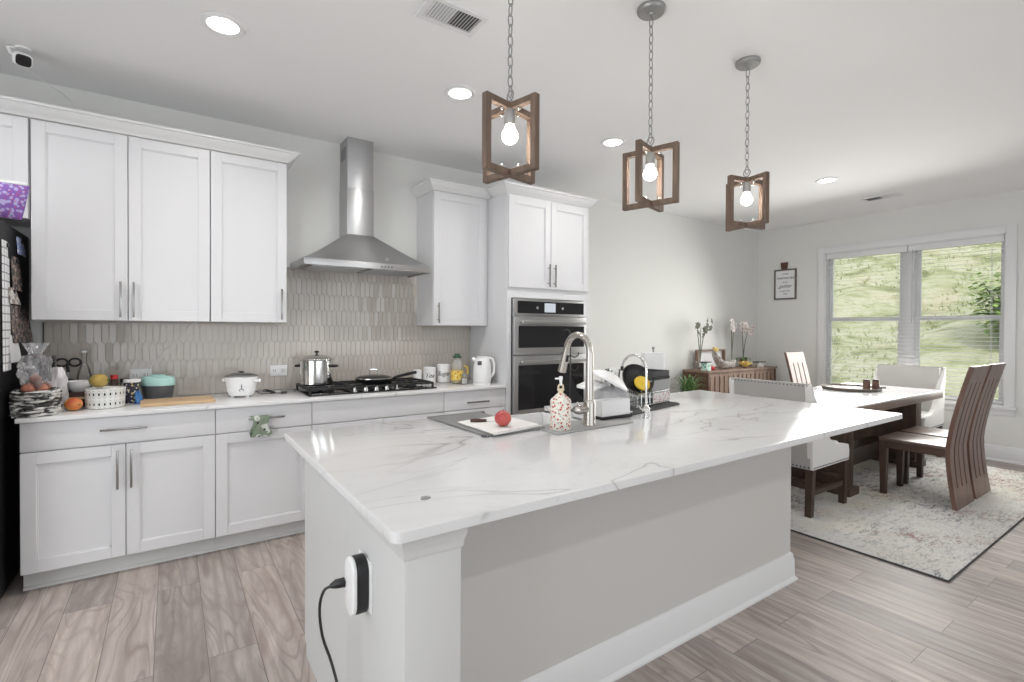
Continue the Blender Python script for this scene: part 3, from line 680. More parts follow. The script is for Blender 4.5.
# ---- hood
HX0,HX1,HYF=.765,1.735,3.70; HCX0,HCX1,HCY=1.135,1.347,3.95
e=empty('range_hood',(1.25,4.0,1.84),'stainless pyramid range hood with square chimney above the cooktop','range hood')
b=MB(); zb,zr,zt=1.845,1.893,2.135; Y1=YW-.001
def ring(x0,x1,y0,y1,z): return [(x0,y0,z),(x1,y0,z),(x1,y1,z),(x0,y1,z)]
V=ring(HX0,HX1,HYF,Y1,zr); n=8; rows=[]
for i in range(n+1):
    t=i/n; q=t**1.25; k=t
    rows.append(ring(HX0+(HCX0-HX0)*t,HX1+(HCX1-HX1)*t,HYF+(HCY-HYF)*t,Y1,zr+(zt-zr)*(t**1.12)))
vs=[v for r_ in rows for v in r_]; fs=[]
for i in range(n):
    for k in range(4): fs.append((4*i+k,4*i+(k+1)%4,4*i+4+(k+1)%4,4*i+4+k))
b.faces(vs,fs); b.build('canopy','steel_horiz',e)
b=MB(); t_=.012
b.box(HX0,HX1,HYF,HYF+t_,zb,zr,.002); b.box(HX0,HX0+t_,HYF+t_,Y1,zb,zr); b.box(HX1-t_,HX1,HYF+t_,Y1,zb,zr); rim=b.build('rim','steel_horiz',e)
b=MB(); b.box(HX0+t_,HX1-t_,HYF+t_,Y1,zb+.012,zb+.02); b.build('underside','steel_horiz',e)
for fx0,fx1 in ((HX0+.06,1.24),(1.26,HX1-.06)):
    b=MB(); b.box(fx0,fx1,HYF+.06,Y1-.06,zb+.004,zb+.012,.002)
    for i in range(14): yy=HYF+.085+i*.023; b.box(fx0+.02,fx1-.02,yy,yy+.010,zb,zb+.005)
    b.build('grease_filter','steel_horiz',e)
b=MB()
for i in range(4): b.cyl((1.325+i*.026,HYF-.004,zb+.022),.0055,.006,1,12)
b.build('button','ink',rim)
b=MB(); b.torus((1.372,HYF+.016,1.925),.013,.0022,1,20,6); b.torus((1.372,HYF+.016,1.925),.004,.003,1,12,6); b.build('logo_badge','galv',e)
b=MB(); b.box(HCX0,HCX1,HCY,Y1,zt-.005,2.50,.002); b.build('lower_chimney','steel_vert',e)
b=MB(); b.box(HCX0+.003,HCX1-.003,HCY+.003,Y1,2.50,ZC-.001,.002); ch=b.build('upper_chimney','steel_vert',e)
b=MB()
for i in range(5):
    b.box(HCX0+.0022,HCX0+.0034,HCY+.05,HCY+.17,2.74+i*.020,2.748+i*.020)
b.build('vent_slot','ink',ch)

# ---- cooktop
CX0,CX1,CY0,CY1=.775,1.74,3.60,4.09
e=empty('gas_cooktop',(1.3,3.85,ZK),'black gas cooktop with iron grates and five steel knobs under the hood','cooktop')
b=MB(); b.box(CX0,CX1,CY0,CY1,ZK,ZK+.012,.004); b.build('glass_top','black_gloss',e)
for x0,x1 in ((CX0+.012,CX0+.315),(CX0+.325,CX1-.325),(CX1-.315,CX1-.012)):
    b=MB(); t=.007; z0,z1=ZK+.036,ZK+.052; y0=CY0+(.10 if x0>1.1 and x1<1.5 else .03); y1=CY1-.02
    b.box(x0,x1,y0,y0+2*t,z0,z1,.003); b.box(x0,x1,y1-2*t,y1,z0,z1,.003); b.box(x0,x0+2*t,y0,y1,z0,z1,.003); b.box(x1-2*t,x1,y0,y1,z0,z1,.003)
    xm=(x0+x1)/2; b.box(xm-t,xm+t,y0,y1,z0,z1,.003)
    for f in (.3,.7): yy=y0+(y1-y0)*f; b.box(x0,x1,yy-t,yy+t,z0,z1,.003)
    for xx in (x0+t,x1-t):
        for yy in (y0+t,y1-t): b.box(xx-t,xx+t,yy-t,yy+t,ZK+.011,z0+.004)
    b.build('grate','iron',e)
for bx,by,r in ((CX0+.165,3.72,.035),(CX0+.165,3.97,.045),(1.26,3.90,.055),(CX1-.165,3.72,.045),(CX1-.165,3.97,.035)):
    b=MB(); b.cyl((bx,by,ZK+.011),r,.010,2,24); b.cyl((bx,by,ZK+.020),r*.8,.009,2,24,bev=.002); b.build('burner','iron',e)
for i in range(5):
    kx=1.105+i*.080; b=MB(); b.lathe([(.019,0),(.019,.006),(.016,.008),(.0155,.028),(.013,.031),(0,.031)],20,(kx,CY0+.045,ZK+.011)); b.box(kx-.003,kx+.003,CY0+.028,CY0+.062,ZK+.036,ZK+.046,.001,1); b.build('knob','chrome',e)
# stock pot on back-left burner
e=empty('stock_pot',(.905,3.93,ZK+.052),'tall steel stock pot with lid and black handles on cooktop','pot')
px_,py_,pz=.905,3.93,ZK+.053
b=MB(); b.lathe([(0,0),(.112,0),(.118,.006),(.118,.178),(.122,.182),(.120,.186),(.114,.184),(.114,.01),(0,.008)],40,(px_,py_,pz),False); b.build('pot_body','chrome',e)
b=MB(); b.lathe([(.123,.186),(.122,.191),(.110,.197),(.075,.213),(.03,.222),(0,.224)],40,(px_,py_,pz),False); ld=b.build('lid','chrome',e)
b=MB(); b.lathe([(.007,.222),(.006,.232),(.016,.236),(.018,.244),(.012,.250),(0,.251)],16,(px_,py_,pz)); b.build('knob','black',ld)
dr=Vector((.826,-.564,0))
for s_ in (-1,1):
    c0=Vector((px_,py_,pz+.137)); o_=dr*s_; q=Vector((-o_.y,o_.x,0))
    b=MB(); b.tube([c0+o_*.116-q*.035,c0+o_*.146-q*.030,c0+o_*.155,c0+o_*.146+q*.030,c0+o_*.116+q*.035],.009,8); b.build('handle','black',e)
# pan with glass lid
e=empty('frying_pan',(1.30,3.80,ZK+.052),'dark frying pan with glass lid on the cooktop','pan')
pc=(1.30,3.80,ZK+.053)
b=MB(); b.lathe([(0,0),(.115,0),(.130,.008),(.143,.034),(.146,.036),(.140,.036),(.126,.012),(0,.006)],40,pc,False); b.build('pan_body','black',e)
b=MB(); b.lathe([(.143,.036),(.143,.040),(.11,.052),(.05,.060),(0,.062)],36,pc,False); ld=b.build('lid','clear_glass',e)
b=MB(); b.lathe([(.139,.036),(.146,.036),(.146,.041),(.139,.041)],36,pc,False); b.build('lid_rim','chrome',ld)
b=MB(); c0=Vector(pc)+Vector((0,0,.062)); b.tube([c0+dr*-.035,c0+dr*-.034+Vector((0,0,.028)),c0+dr*-.02+Vector((0,0,.042)),c0+dr*.02+Vector((0,0,.042)),c0+dr*.034+Vector((0,0,.028)),c0+dr*.035],.005,8); b.build('lid_handle','chrome',ld)
b=MB(); c0=Vector(pc)+Vector((0,0,.030)); d_=Vector((.94,-.2,0)).normalized(); b.tube([c0+d_*.14,c0+d_*.18+Vector((0,0,.012)),c0+d_*.26+Vector((0,0,.030)),c0+d_*.33+Vector((0,0,.042))],.01,8,rad=[.008,.010,.013,.011]); b.build('handle','black',e)

# ---- canisters
def canister(x,y,r,h,txt,label,ts=.05):
    e=empty('canister',(x,y,ZK),label,'canister'); b=MB(); b.lathe([(0,0),(r-.004,0),(r,.004),(r,h-.004),(r-.004,h),(r-.010,h),(r-.010,h-.02),(0,h-.02)],32,(x,y,ZK),False); bd=b.build('jar','ceramic',e)
    b=MB(); b.cyl((x,y,ZK+h-.012),r-.0105,.010,2,28,bev=.002); b.build('lid','offwhite',e)
    if txt:
        d=Vector((-x,-y,0)).normalized()
        mx=Matrix.Translation(d*(r+.0006)+Vector((0,0,h*.48)))@Matrix.Rotation(math.atan2(d.y,d.x)+PI/2,4,'Z')@Matrix.Rotation(PI/2,4,'X')
        o=text_obj('lettering',txt,ts,bd,mx,'ink',.0008,.35)
        # wrap round the jar
        for v in o.data.vertices:
            p=Vector((v.co.x,v.co.y,0)); t=p.dot(Vector((-d.y,d.x,0))); a=t/r; rad=p.dot(d); q=d*math.cos(a)+Vector((-d.y,d.x,0))*math.sin(a); v.co=Vector((q.x*rad,q.y*rad,v.co.z))
canister(1.787,4.088,.042,.115,None,'smallest white canister, behind the frying pan handle')
canister(1.872,4.02,.055,.140,'Tea','middle white canister with black script, left of the largest one',.055)
canister(2.015,4.03,.064,.160,'Sugar','largest white canister with black script beside the oil jug',.055)
# ---- oil jug
ox,oy=2.065,3.87
e=empty('oil_jug',(ox,oy,ZK),'clear jug of yellow cooking oil with dark green cap by canisters','bottle')
b=MB(); b.lathe([(0,.002),(.047,.002),(.054,.010),(.055,.135),(.050,.165),(.034,.195),(.024,.205),(.022,.225),(0,.225)],28,(ox,oy,ZK),False); jb=b.build('jug_body','clear_plastic',e)
b=MB(); b.lathe([(0,.004),(.048,.006),(.050,.132),(0,.132)],28,(ox,oy,ZK),False); b.build('oil','yellow',e)
b=MB(); b.lathe([(.0562,.03),(.0562,.112)],28,(ox,oy,ZK),False); b.build('label','oil_label',jb)
b=MB(); b.lathe([(.0,.222),(.037,.222),(.039,.228),(.037,.238),(.024,.240),(.022,.256),(0,.258)],24,(ox,oy,ZK),False); b.build('cap','green_dark',e)
b=MB(); b.tube([(ox+.045,oy-.035,ZK+.15),(ox+.072,oy-.052,ZK+.14),(ox+.076,oy-.055,ZK+.09),(ox+.047,oy-.036,ZK+.06)],.007,8); b.build('handle','yellow',e)
sx_,sy_=2.075,3.755
e=empty('spice_jar',(sx_,sy_,ZK),'small clear spice jar with pale label before the oil jug','jar')
b=MB(); b.lathe([(0,.001),(.024,.001),(.027,.005),(.027,.060),(.020,.072),(0,.072)],24,(sx_,sy_,ZK),False); jb=b.build('jar','clear_glass',e)
b=MB(); b.lathe([(0,.004),(.024,.006),(.024,.05),(0,.05)],20,(sx_,sy_,ZK),False); b.build('contents','offwhite',e)
b=MB(); b.lathe([(0,.071),(.022,.071),(.022,.088),(0,.089)],20,(sx_,sy_,ZK),False); b.build('lid','galv',e)
# ---- white kettle
kx,ky=2.212,3.69
e=empty('electric_kettle',(kx,ky,ZK),'white electric kettle standing by the oven tower','kettle')
b=MB(); b.lathe([(0,0),(.076,0),(.078,.006),(.076,.016),(0,.017)],32,(kx,ky,ZK),False); b.build('power_base','white_plastic',e)
b=MB(); b.lathe([(0,.018),(.072,.018),(.078,.026),(.078,.10),(.073,.17),(.062,.215),(.056,.222),(0,.224)],36,(kx,ky,ZK),False); kb=b.build('kettle_body','white_plastic',e)
b=MB(); b.lathe([(.055,.222),(.056,.232),(.045,.236),(0,.237)],28,(kx,ky,ZK),False); b.build('lid','white_plastic',e)
c0=Vector((kx,ky,ZK))
b=MB(); b.tube([c0+dr*.05+Vector((0,0,.226)),c0+dr*.088+Vector((0,0,.215)),c0+dr*.103+Vector((0,0,.17)),c0+dr*.100+Vector((0,0,.10)),c0+dr*.076+Vector((0,0,.06))],.010,10); b.build('handle','white_plastic',e)
vv=Vector((-dr.y,dr.x,0))*-1
b=MB(); b.tube([c0-dr*.05+Vector((0,0,.20)),c0-dr*.085+Vector((0,0,.222))],.014,10,rad=[.022,.012]); b.build('spout','white_plastic',e)
b=MB(); q0=c0-Vector((kx,ky,0)).normalized()*.0755
b.T=Matrix.Translation(q0+Vector((0,0,.185))-dr*.022)@Matrix.Rotation(math.atan2(dr.y,dr.x),4,'Z')@Matrix.Rotation(.19,4,'X'); b.box(-.018,.018,-.004,.002,-.018,.018,.002); b.T=None; b.build('water_gauge','grey_plastic',kb)

# ---- rice cooker (white)
rx,ry=.398,3.87
e=empty('rice_cooker',(rx,ry,ZK),'small white rice cooker with glass lid on worktop','rice cooker')
b=MB(); b.lathe([(0,.012),(.070,.012),(.078,.018),(.094,.085),(.098,.125),(.101,.135),(.098,.139),(.090,.137),(.088,.04),(0,.035)],40,(rx,ry,ZK),False); rb=b.build('body','white_plastic',e)
for a in (0,1,2,3):
    b=MB(); an=a*PI/2+.5; b.cyl((rx+.062*math.cos(an),ry+.062*math.sin(an),ZK),.012,.016,2,12); b.build('foot','white_plastic',e)
b=MB(); b.lathe([(.097,.139),(.095,.145),(.06,.160),(.02,.166),(0,.167)],36,(rx,ry,ZK),False); ld=b.build('lid','clear_glass',e)
b=MB(); b.lathe([(.092,.138),(.100,.138),(.100,.145),(.092,.146)],36,(rx,ry,ZK),False); b.build('lid_rim','galv',ld)
b=MB(); b.lathe([(.010,.165),(.010,.168),(.018,.170),(.018,.174),(0,.176)],16,(rx,ry,ZK),False); b.build('lid_knob','black',ld)
for s_ in (-1,1):
    c0=Vector((rx,ry,ZK+.112))
    b=MB(); b.tube([c0+dr*s_*.093,c0+dr*s_*.128],.012,8,rad=[.013,.011]); b.build('handle','white_plastic',e)
fd=Vector((-rx,-ry,0)).normalized(); fz=Matrix.Rotation(math.atan2(fd.y,fd.x)+PI/2,4,'Z')
b=MB(); b.T=Matrix.Translation(Vector((rx,ry,ZK+.068))+fd*.091)@fz@Matrix.Rotation(.22,4,'X'); b.torus((0,0,-.016),.012,.002,1,16,6,(1,.7)); b.box(-.0025,.0025,-.004,.003,-.004,.024,.001,1); b.T=None; b.build('switch','ink',rb)
# cord bundle
b=MB(); P=[]
for i in range(60):
    t=i/59; a=t*6*PI; P.append((.565+.035*math.cos(a)*(1-.3*t)+.03*t,3.90+.03*math.sin(a*.77),ZK+.006+.028*abs(math.sin(a*.5))*(.4+.6*math.sin(t*PI))))
b.tube([( .49,3.92,ZK+.03),(.52,3.93,ZK+.006)]+P+[(.63,3.89,ZK+.006),(.655,3.885,ZK+.008)],.0032,6)
b.tube([(.65,3.886,ZK+.009),(.69,3.88,ZK+.010)],.009,8)
tag(b.build('power_cord','black',loc=(.57,3.9,ZK)),'loose bundle of black power cord between rice cooker and stock pot','cord')
# ---- cutting board
b=MB(); b.T=Matrix.Translation((.035,3.765,ZK))@Matrix.Rotation(.05,4,'Z'); b.box(-.19,.19,-.125,.125,.001,.020,.004); b.T=None
cb=tag(b.build('cutting_board','board_wood',loc=(.035,3.765,ZK)),'pale wooden cutting board lying on the worktop edge','cutting board')
# ---- mint lidded electric lunch cooker
lx,ly=-.070,3.985
e=empty('multicooker',(lx,ly,ZK),'slate grey oval cooker with mint green lid','cooker')
def oval(b,prof,cx_,cy_,a,bb,seg=40):
    q=b.T; b.T=Matrix.Translation((cx_,cy_,ZK))@Matrix.Rotation(math.atan2(dr.y,dr.x),4,'Z')@Matrix.Diagonal((a,bb,1,1)); b.lathe(prof,seg,(0,0,0),False); b.T=q
b=MB(); oval(b,[(0,.006),(.80,.006),(.86,.012),(.98,.085),(1,.095),(0,.095)],lx,ly,.098,.070); b.build('base','slate',e)
b=MB(); oval(b,[(1.03,.096),(1.04,.102),(1.03,.138),(.97,.150),(.9,.153),(0,.155)],lx,ly,.098,.070); ld=b.build('lid','mint',e)
b=MB(); b.T=Matrix.Translation((lx,ly,ZK+.155))@Matrix.Rotation(math.atan2(dr.y,dr.x),4,'Z'); b.box(-.045,.045,-.012,.012,-.004,.010,.004); b.T=None; b.build('lid_handle','mint',ld)
for s_ in (-1,1):
    b=MB(); c0=Vector((lx,ly,ZK))+dr*s_*.06; b.cyl((c0.x,c0.y,ZK),.016,.010,2,12); b.build('foot','black',e)
# ---- canister with label and blue cloth
jx,jy=-.203,3.93
e=empty('food_tin',(jx,jy,ZK),'dark printed tin with white lid beside the mint-lidded cooker','tin')
b=MB(); b.lathe([(0,0),(.042,0),(.043,.003),(.043,.128),(0,.128)],28,(jx,jy,ZK),False); b.build('tin','label_art',e)
b=MB(); b.lathe([(.0,.128),(.046,.128),(.046,.142),(.042,.145),(0,.145)],28,(jx,jy,ZK),False); b.build('lid','white_plastic',e)
b=MB(); rg=random.Random(8)
def cloth(u,v):
    a=u*2*PI; r=.020*(1+.35*math.sin(a*3+v*5))*(1-.45*v); return (-.168+r*math.cos(a),3.845+r*math.sin(a)*.8,ZK+.001+v*.075)
b.grid(cloth,24,8,.002,True); m_=mat('blue_cloth',(.05,.18,.45),.7); M['blue_cloth']=m_
tag(b.build('blue_wrapper','blue_cloth',loc=(-.168,3.845,ZK)),'crumpled blue plastic wrapper before the printed tin','wrapper')
# ---- patterned oval bowl with yellow mango
bx_,by_=-.318,3.76
e=empty('ceramic_dish',(bx_,by_,ZK),'white dish with rows of dark motifs beside the red mango','dish')
b=MB(); b.lathe([(0,.001),(.085,.001),(.090,.006),(.095,.108),(.097,.114),(.094,.116),(.090,.110),(.086,.01),(0,.008)],44,(0,0,0),False); b.build('dish','dots',e,world=False)
def mango(x,y,z,r,name,matn,label,rot):
    b=MB(); n=16
    b.lathe([(r*math.sin(PI*i/n)*(1-.10*math.cos(PI*i/n)),-r*1.22*math.cos(PI*i/n)) for i in range(n+1)],24,(0,0,0),False)
    st=None; o=b.build(name,matn,loc=(x,y,z),world=False,rot=rot); tag(o,label,'mango')
    b=MB(); b.cyl((0,0,r*1.2),.004,.010,2,8); b.build('stem','stem_green',o,world=False)
mango(-.350,3.76,ZK+.158,.040,'mango','mango_yellow','yellow mango resting on the white patterned dish',(PI/2-.1,.2,1.0))
mango(-.455,3.70,ZK+.038,.038,'mango','mango_red','red and orange mango lying on worktop beside the woven basket',(PI/2,.3,.7))
b=MB();
for i in range(3):
    b.lathe([(.082,.075+.001*i),(.0,.075+.001*i)],8,(bx_,by_,ZK))
b.bm.free()
# contents under the mango
b=MB(); b.lathe([(0,.07),(.080,.085),(.083,.104),(.05,.112),(0,.113)],24,(bx_,by_,ZK),False); tag(b.build('folded_napkins','linen_white',loc=(bx_,by_,ZK+.07)),'pale napkins filling the patterned dish beneath the mango','napkin')
# ---- glass storage box with dark jars behind
gx,gy=-.30,3.99
for i,(dx,dy,h_,r,ml,capm,lab) in enumerate([(-.045,.02,.150,.030,'clear_glass','green_dark','glass jar with green lid behind the patterned dish'),(.005,.0,.168,.020,'block_wood','red','slim dark bottle with red cap between two glass jars'),(.058,.02,.142,.028,'clear_glass','black','glass jar with black lid left of the printed tin')]):
    e=empty('glass_jar' if ml=='clear_glass' else 'sauce_bottle',(gx+dx,gy+dy,ZK),lab,'jar' if ml=='clear_glass' else 'bottle')
    b=MB(); b.lathe([(0,.001),(r*.95,.001),(r,.006),(r,h_*.82),(r*.8,h_*.88),(0,h_*.88)],24,(gx+dx,gy+dy,ZK),False); b.build('jar_body',ml,e)
    b=MB(); b.lathe([(0,h_*.875),(r*.92,h_*.875),(r*.92,h_*1.02),(0,h_*1.03)],24,(gx+dx,gy+dy,ZK),False); b.build('lid',capm,e)
    if ml=='clear_glass':
        b=MB(); b.lathe([(0,.004),(r*.9,.006),(r*.9,h_*.6),(0,h_*.6)],20,(gx+dx,gy+dy,ZK),False); b.build('contents','offwhite' if i==0 else 'green_glass_pattern',e)
# ---- white bowls stacked on wooden box
e=empty('wooden_crate',(-.462,3.93,ZK),'small dark wooden box under the white bowls','box')
b=MB(); b.box(-.525,-.400,3.87,3.99,ZK,ZK+.012); b.box(-.525,-.400,3.87,3.878,ZK+.012,ZK+.085); b.box(-.525,-.400,3.982,3.99,ZK+.012,ZK+.085); b.box(-.525,-.517,3.878,3.982,ZK+.012,ZK+.085); b.box(-.408,-.400,3.878,3.982,ZK+.012,ZK+.085); b.build('body','block_wood',e)
for s_ in (3.865,):
    b=MB(); b.box(-.505,-.42,s_,s_+.006,ZK+.045,ZK+.058,.001,1); b.build('label_strip','board_wood',e)
for i,lab in enumerate(['lower white bowl of the pair on the dark wooden box','upper white bowl of the pair on the dark wooden box']):
    b=MB(); b.lathe([(0,0),(.030,0),(.034,.006),(.058,.030),(.064,.050),(.061,.050),(.052,.030),(.028,.010),(0,.009)],32,(-.462,3.93,ZK+.085+i*.014),False); tag(b.build('bowl','ceramic',loc=(-.462,3.93,ZK+.085+i*.014)),lab,'bowl','white bowls on the wooden box')
# ---- clear glass bottle
e=empty('glass_bottle',(-.447,4.07,ZK),'clear swing-top glass bottle standing at the backsplash','bottle')
b=MB(); b.lathe([(0,.002),(.034,.002),(.037,.008),(.037,.165),(.030,.20),(.014,.245),(.013,.30),(.016,.304),(.016,.312),(.010,.314)],28,(-.447,4.07,ZK),False); b.build('bottle','clear_glass',e)
b=MB(); b.lathe([(0,.312),(.012,.312),(.014,.322),(0,.328)],14,(-.447,4.07,ZK),False); b.build('stopper','ceramic',e)
b=MB(); b.tube([(-.447-.016,4.07,ZK+.29),(-.447-.024,4.07,ZK+.315),(-.447-.012,4.07,ZK+.335),(-.447+.012,4.07,ZK+.335),(-.447+.024,4.07,ZK+.315),(-.447+.016,4.07,ZK+.29)],.0016,6); b.build('wire_bail','galv',e)
# ---- knife block with knives and scissors
e=empty('knife_block',(-.60,4.02,ZK),'dark wooden knife block with steel handled knives','knife block')
b=MB(); b.prism([(3.95,ZK),(4.09,ZK),(4.09,ZK+.20),(4.03,ZK+.235),(3.95,ZK+.15)],0,-.644,-.556,.004); b.build('block','block_wood',e)
for i in range(6):
    x=-.628+(i%3)*.028; y,z=(3.975,ZK+.175) if i<3 else (4.015,ZK+.215)
    b=MB(); b.tube([(x,y,z),(x,y-.035,z+.052),(x,y-.055,z+.082)],.009,8,rad=[.008,.009,.011]); b.build('knife_handle','galv' if i%2 else 'black',e)
e=empty('kitchen_scissors',(-.525,4.03,ZK),'black handled kitchen scissors standing behind the plastic bag','scissors')
b=MB(); zz=ZK+.255
for s_ in (-1,1): b.torus((-.517+s_*.030,4.03,zz),.027,.0058,1,22,8,(1.0,.85))
b.tube([(-.522,4.03,zz-.012),(-.517,4.03,zz-.06)],.008,8); b.build('handles','black',e)
b=MB(); b.box(-.524,-.516,4.028,4.030,ZK+.012,zz-.05); b.box(-.519,-.511,4.0305,4.0325,ZK+.012,zz-.05); b.build('blades','chrome',e)
b=MB(); b.lathe([(0,0),(.030,0),(.032,.004),(.032,.150),(.029,.150),(.029,.006),(0,.006)],24,(-.517,4.03,ZK),False); tag(b.build('utensil_cup','block_wood',loc=(-.517,4.03,ZK)),'dark utensil cup holding the black scissors','cup')
# ---- woven black and white basket with bags
wx,wy=-.597,3.655
e=empty('woven_basket',(wx,wy,ZK),'black and white woven basket at the fridge end of worktop','basket')
def basket(u,v):
    a=u*2*PI; k=1+.03*math.sin(a*9+v*25); return (wx+.070*k*math.copysign(abs(math.cos(a))**.7,math.cos(a))*(1+.0*v),wy+.105*k*math.copysign(abs(math.sin(a))**.7,math.sin(a)),ZK+.002+.135*v)
b=MB()
for i in range(8):
    zz=ZK+.010+i*.0165; P=[]
    for q in range(60):
        a=q/60*2*PI; k=1+.05*math.sin(a*8+(i%2)*PI)+.02*math.sin(a*3+i); P.append((wx+.090*k*math.copysign(abs(math.cos(a))**.7,math.cos(a)),wy+.110*k*math.copysign(abs(math.sin(a))**.7,math.sin(a)),zz+.003*math.sin(a*5+i*2)))
    b.tube(P,.0088,6,True)
b.box(wx-.08,wx+.08,wy-.10,wy+.10,ZK+.001,ZK+.008)
b.build('weave','woven',e)
b=MB()
for q in range(14):
    a=q/14*2*PI; p=(wx+.084*math.copysign(abs(math.cos(a))**.7,math.cos(a)),wy+.104*math.copysign(abs(math.sin(a))**.7,math.sin(a))); b.tube([(p[0],p[1],ZK+.004),(p[0],p[1],ZK+.135)],.004,5)
b.build('stakes','black',e)
for i,(dx,dy,dz,r) in enumerate([(-.025,-.05,.145,.030),(.022,-.03,.142,.028),(-.02,.015,.147,.031),(.024,.04,.143,.029),(-.004,-.01,.188,.027)]):
    b=MB(); b.lathe([(r*math.sin(PI*k/12),-r*.88*math.cos(PI*k/12)) for k in range(12)]+[(r*.12,r*.95),(0,r*1.25)],18,(wx+dx,wy+dy,ZK+dz),False)
    tag(b.build('onion','onion',loc=(wx+dx,wy+dy,ZK+dz)),'brown onion in the clear bag on the woven basket','onion','onions in the clear bag')
b=MB(); rg=random.Random(2)
def bag(u,v):
    a=u*2*PI; r=.074*(math.sin(PI*(.18+.72*v))**.8)*(1+.12*math.sin(a*5+v*9)+.07*math.sin(a*11-v*14)); 
    if v>.75: r=.028+.030*((v-.75)/.25)*(1+.35*math.sin(a*7))
    return (wx-.004+r*.85*math.cos(a),wy+.0+r*1.15*math.sin(a),ZK+.128+.255*v)
b.grid(bag,40,26,0,True); tag(b.build('plastic_bag','bag_plastic',loc=(wx,wy,ZK+.13)),'clear plastic bag of onions knotted on top of woven basket','bag')
b=MB()
def bag2(u,v):
    a=u*2*PI; r=.044*(math.sin(PI*(.15+.75*v))**.8)*(1+.15*math.sin(a*4+v*8)+.08*math.sin(a*9-v*12)); return (-.535+r*math.cos(a),3.81+r*.9*math.sin(a),ZK+.002+.24*v)
b.grid(bag2,32,20,0,True); M['white_film']=mat('white_film',(.75,.72,.72),.3); tag(b.build('plastic_bag','white_film',loc=(-.535,3.81,ZK)),'crumpled white plastic bag right of the clear onion bag','bag')

# ---- fridge
FX0,FX1=-1.60,-.705
e=empty('refrigerator',(-1.12,3.7,0),'black refrigerator at the left edge with photos on its side','refrigerator')
b=MB(); b.box(FX0,FX1,3.40,4.12,.03,1.93,.006); b.build('body','fridge',e)
for x0,x1,hx in ((FX0,-1.128,-1.17),(-1.122,FX1,-1.08)):
    b=MB(); b.box(x0,x1,3.325,3.395,.72,1.925,.008); d=b.build('door','fridge',e); b=MB(); b.tube([(hx,3.325,.85),(hx,3.275,.87),(hx,3.275,1.72),(hx,3.325,1.74)],.012,10); b.build('handle','galv',d)
b=MB(); b.box(FX0,FX1,3.325,3.395,.06,.71,.008); d=b.build('freezer_drawer','fridge',e); b=MB(); b.tube([(-1.45,3.325,.62),(-1.43,3.275,.62),(-.85,3.275,.62),(-.83,3.325,.62)],.012,10); b.build('handle','galv',d)
b=MB(); b.box(FX0+.02,FX1-.02,3.42,4.1,0,.03); b.build('plinth','black',e)
xs=FX1+.001
def sheet(name,y0,y1,z0,z1,matn,label,cat,tilt=0,fan=.02,th=.0015):
    k_=1.076; y0*=k_; y1*=k_; z0=CAM_H+(z0-CAM_H)*k_; z1=CAM_H+(z1-CAM_H)*k_; e=empty(name,(xs,(y0+y1)/2,z0),label,cat)
    b=MB()
    def f(u,v):
        return (xs+.002+fan*(1-v)*(.4+.6*u)*.6+.004*math.sin(u*5),y0+(y1-y0)*u+tilt*(v-.5),z0+(z1-z0)*v)
    b.grid(f,8,8,th); b.build('sheet',matn,e)
    b=MB(); b.cyl((xs+.002,(y0+y1)/2+tilt*.4,z1-.02),.012,.010,0,14,bev=.002); b.build('magnet','black',e)
    return e
sheet('wall_calendar',3.275,3.415,1.18,1.80,'calendar','white calendar sheet on the refrigerator side at the frame edge','calendar',0,.012)
sheet('photo_print',3.545,3.70,1.765,1.855,'photo_blue','small blue picture high on the black refrigerator side','photo',0,.02)
sheet('photo_print',3.435,3.60,1.575,1.745,'photo_print','dark photo below the blue picture on the refrigerator side','photo',.01,.03)
sheet('photo_print',3.38,3.55,1.505,1.585,'slice_art','small pale photo above the largest photo on the refrigerator side','photo',-.01,.03)
sheet('photo_print',3.42,3.80,1.31,1.50,'photo_print','largest photo on refrigerator side, just above the plastic bag','photo',-.02,.035)
sheet('note_paper',3.39,3.57,1.215,1.35,'paper','plain white note paper below the photos on the refrigerator side','paper',.0,.03)
e=empty('snack_bag',(-.69,3.42,1.93),'purple foil snack bag leaning over the top of the refrigerator','bag')
b=MB()
def sb(u,v):
    th=.030*math.sin(PI*min(max(v,.04),.96))*math.sin(PI*min(max(u,.03),.97)); lean=.05*(v)
    return (th,u,v,lean)
def sbf(sgn):
    def f(u,v):
        t=.028*(max(0,math.sin(PI*v))**.5)*(max(0,math.sin(PI*u))**.5)+.004*math.sin(u*23+v*9)*math.sin(PI*v); return (-.80+.19*u+.035*v*(u)-.0,3.42+sgn*t-.03*v,1.933+.165*v-.012*u)
    return f
b.grid(sbf(-1),20,16); b.grid(sbf(1),20,16); b.build('foil','foil_purple',e)
b=MB(); b.box(-.80,-.585,3.383,3.389,2.090,2.102,.001,1); b.build('seal_strip','white_plastic',e)

# ---- green towel on drawer pull
e=empty('kitchen_towel',(.468,3.49,.72),'green patterned towel hanging from a drawer pull on base cabinets','towel')
def tw(sgn):
    def f(u,v):
        x=.468+(u-.5)*(.125-.045*math.sin(PI*min(1,v*1.3)))+.004*math.sin(v*8); yb=YB-.030
        if v<.12: y=yb+sgn*.012*(v/.12); z=.836-.010*(v/.12)**2
        else: y=yb+sgn*(.012+.004*math.sin(u*14+v*3)); z=.826-.120*(v-.12)/.88
        return (x,y-.004*math.sin(u*11),z)
    return f
b=MB(); b.grid(tw(-1),20,14,.003); b.build('front_fold','towel_green',e)
b=MB(); b.grid(tw(.35),20,14,.002); b.build('back_fold','towel_green',e)

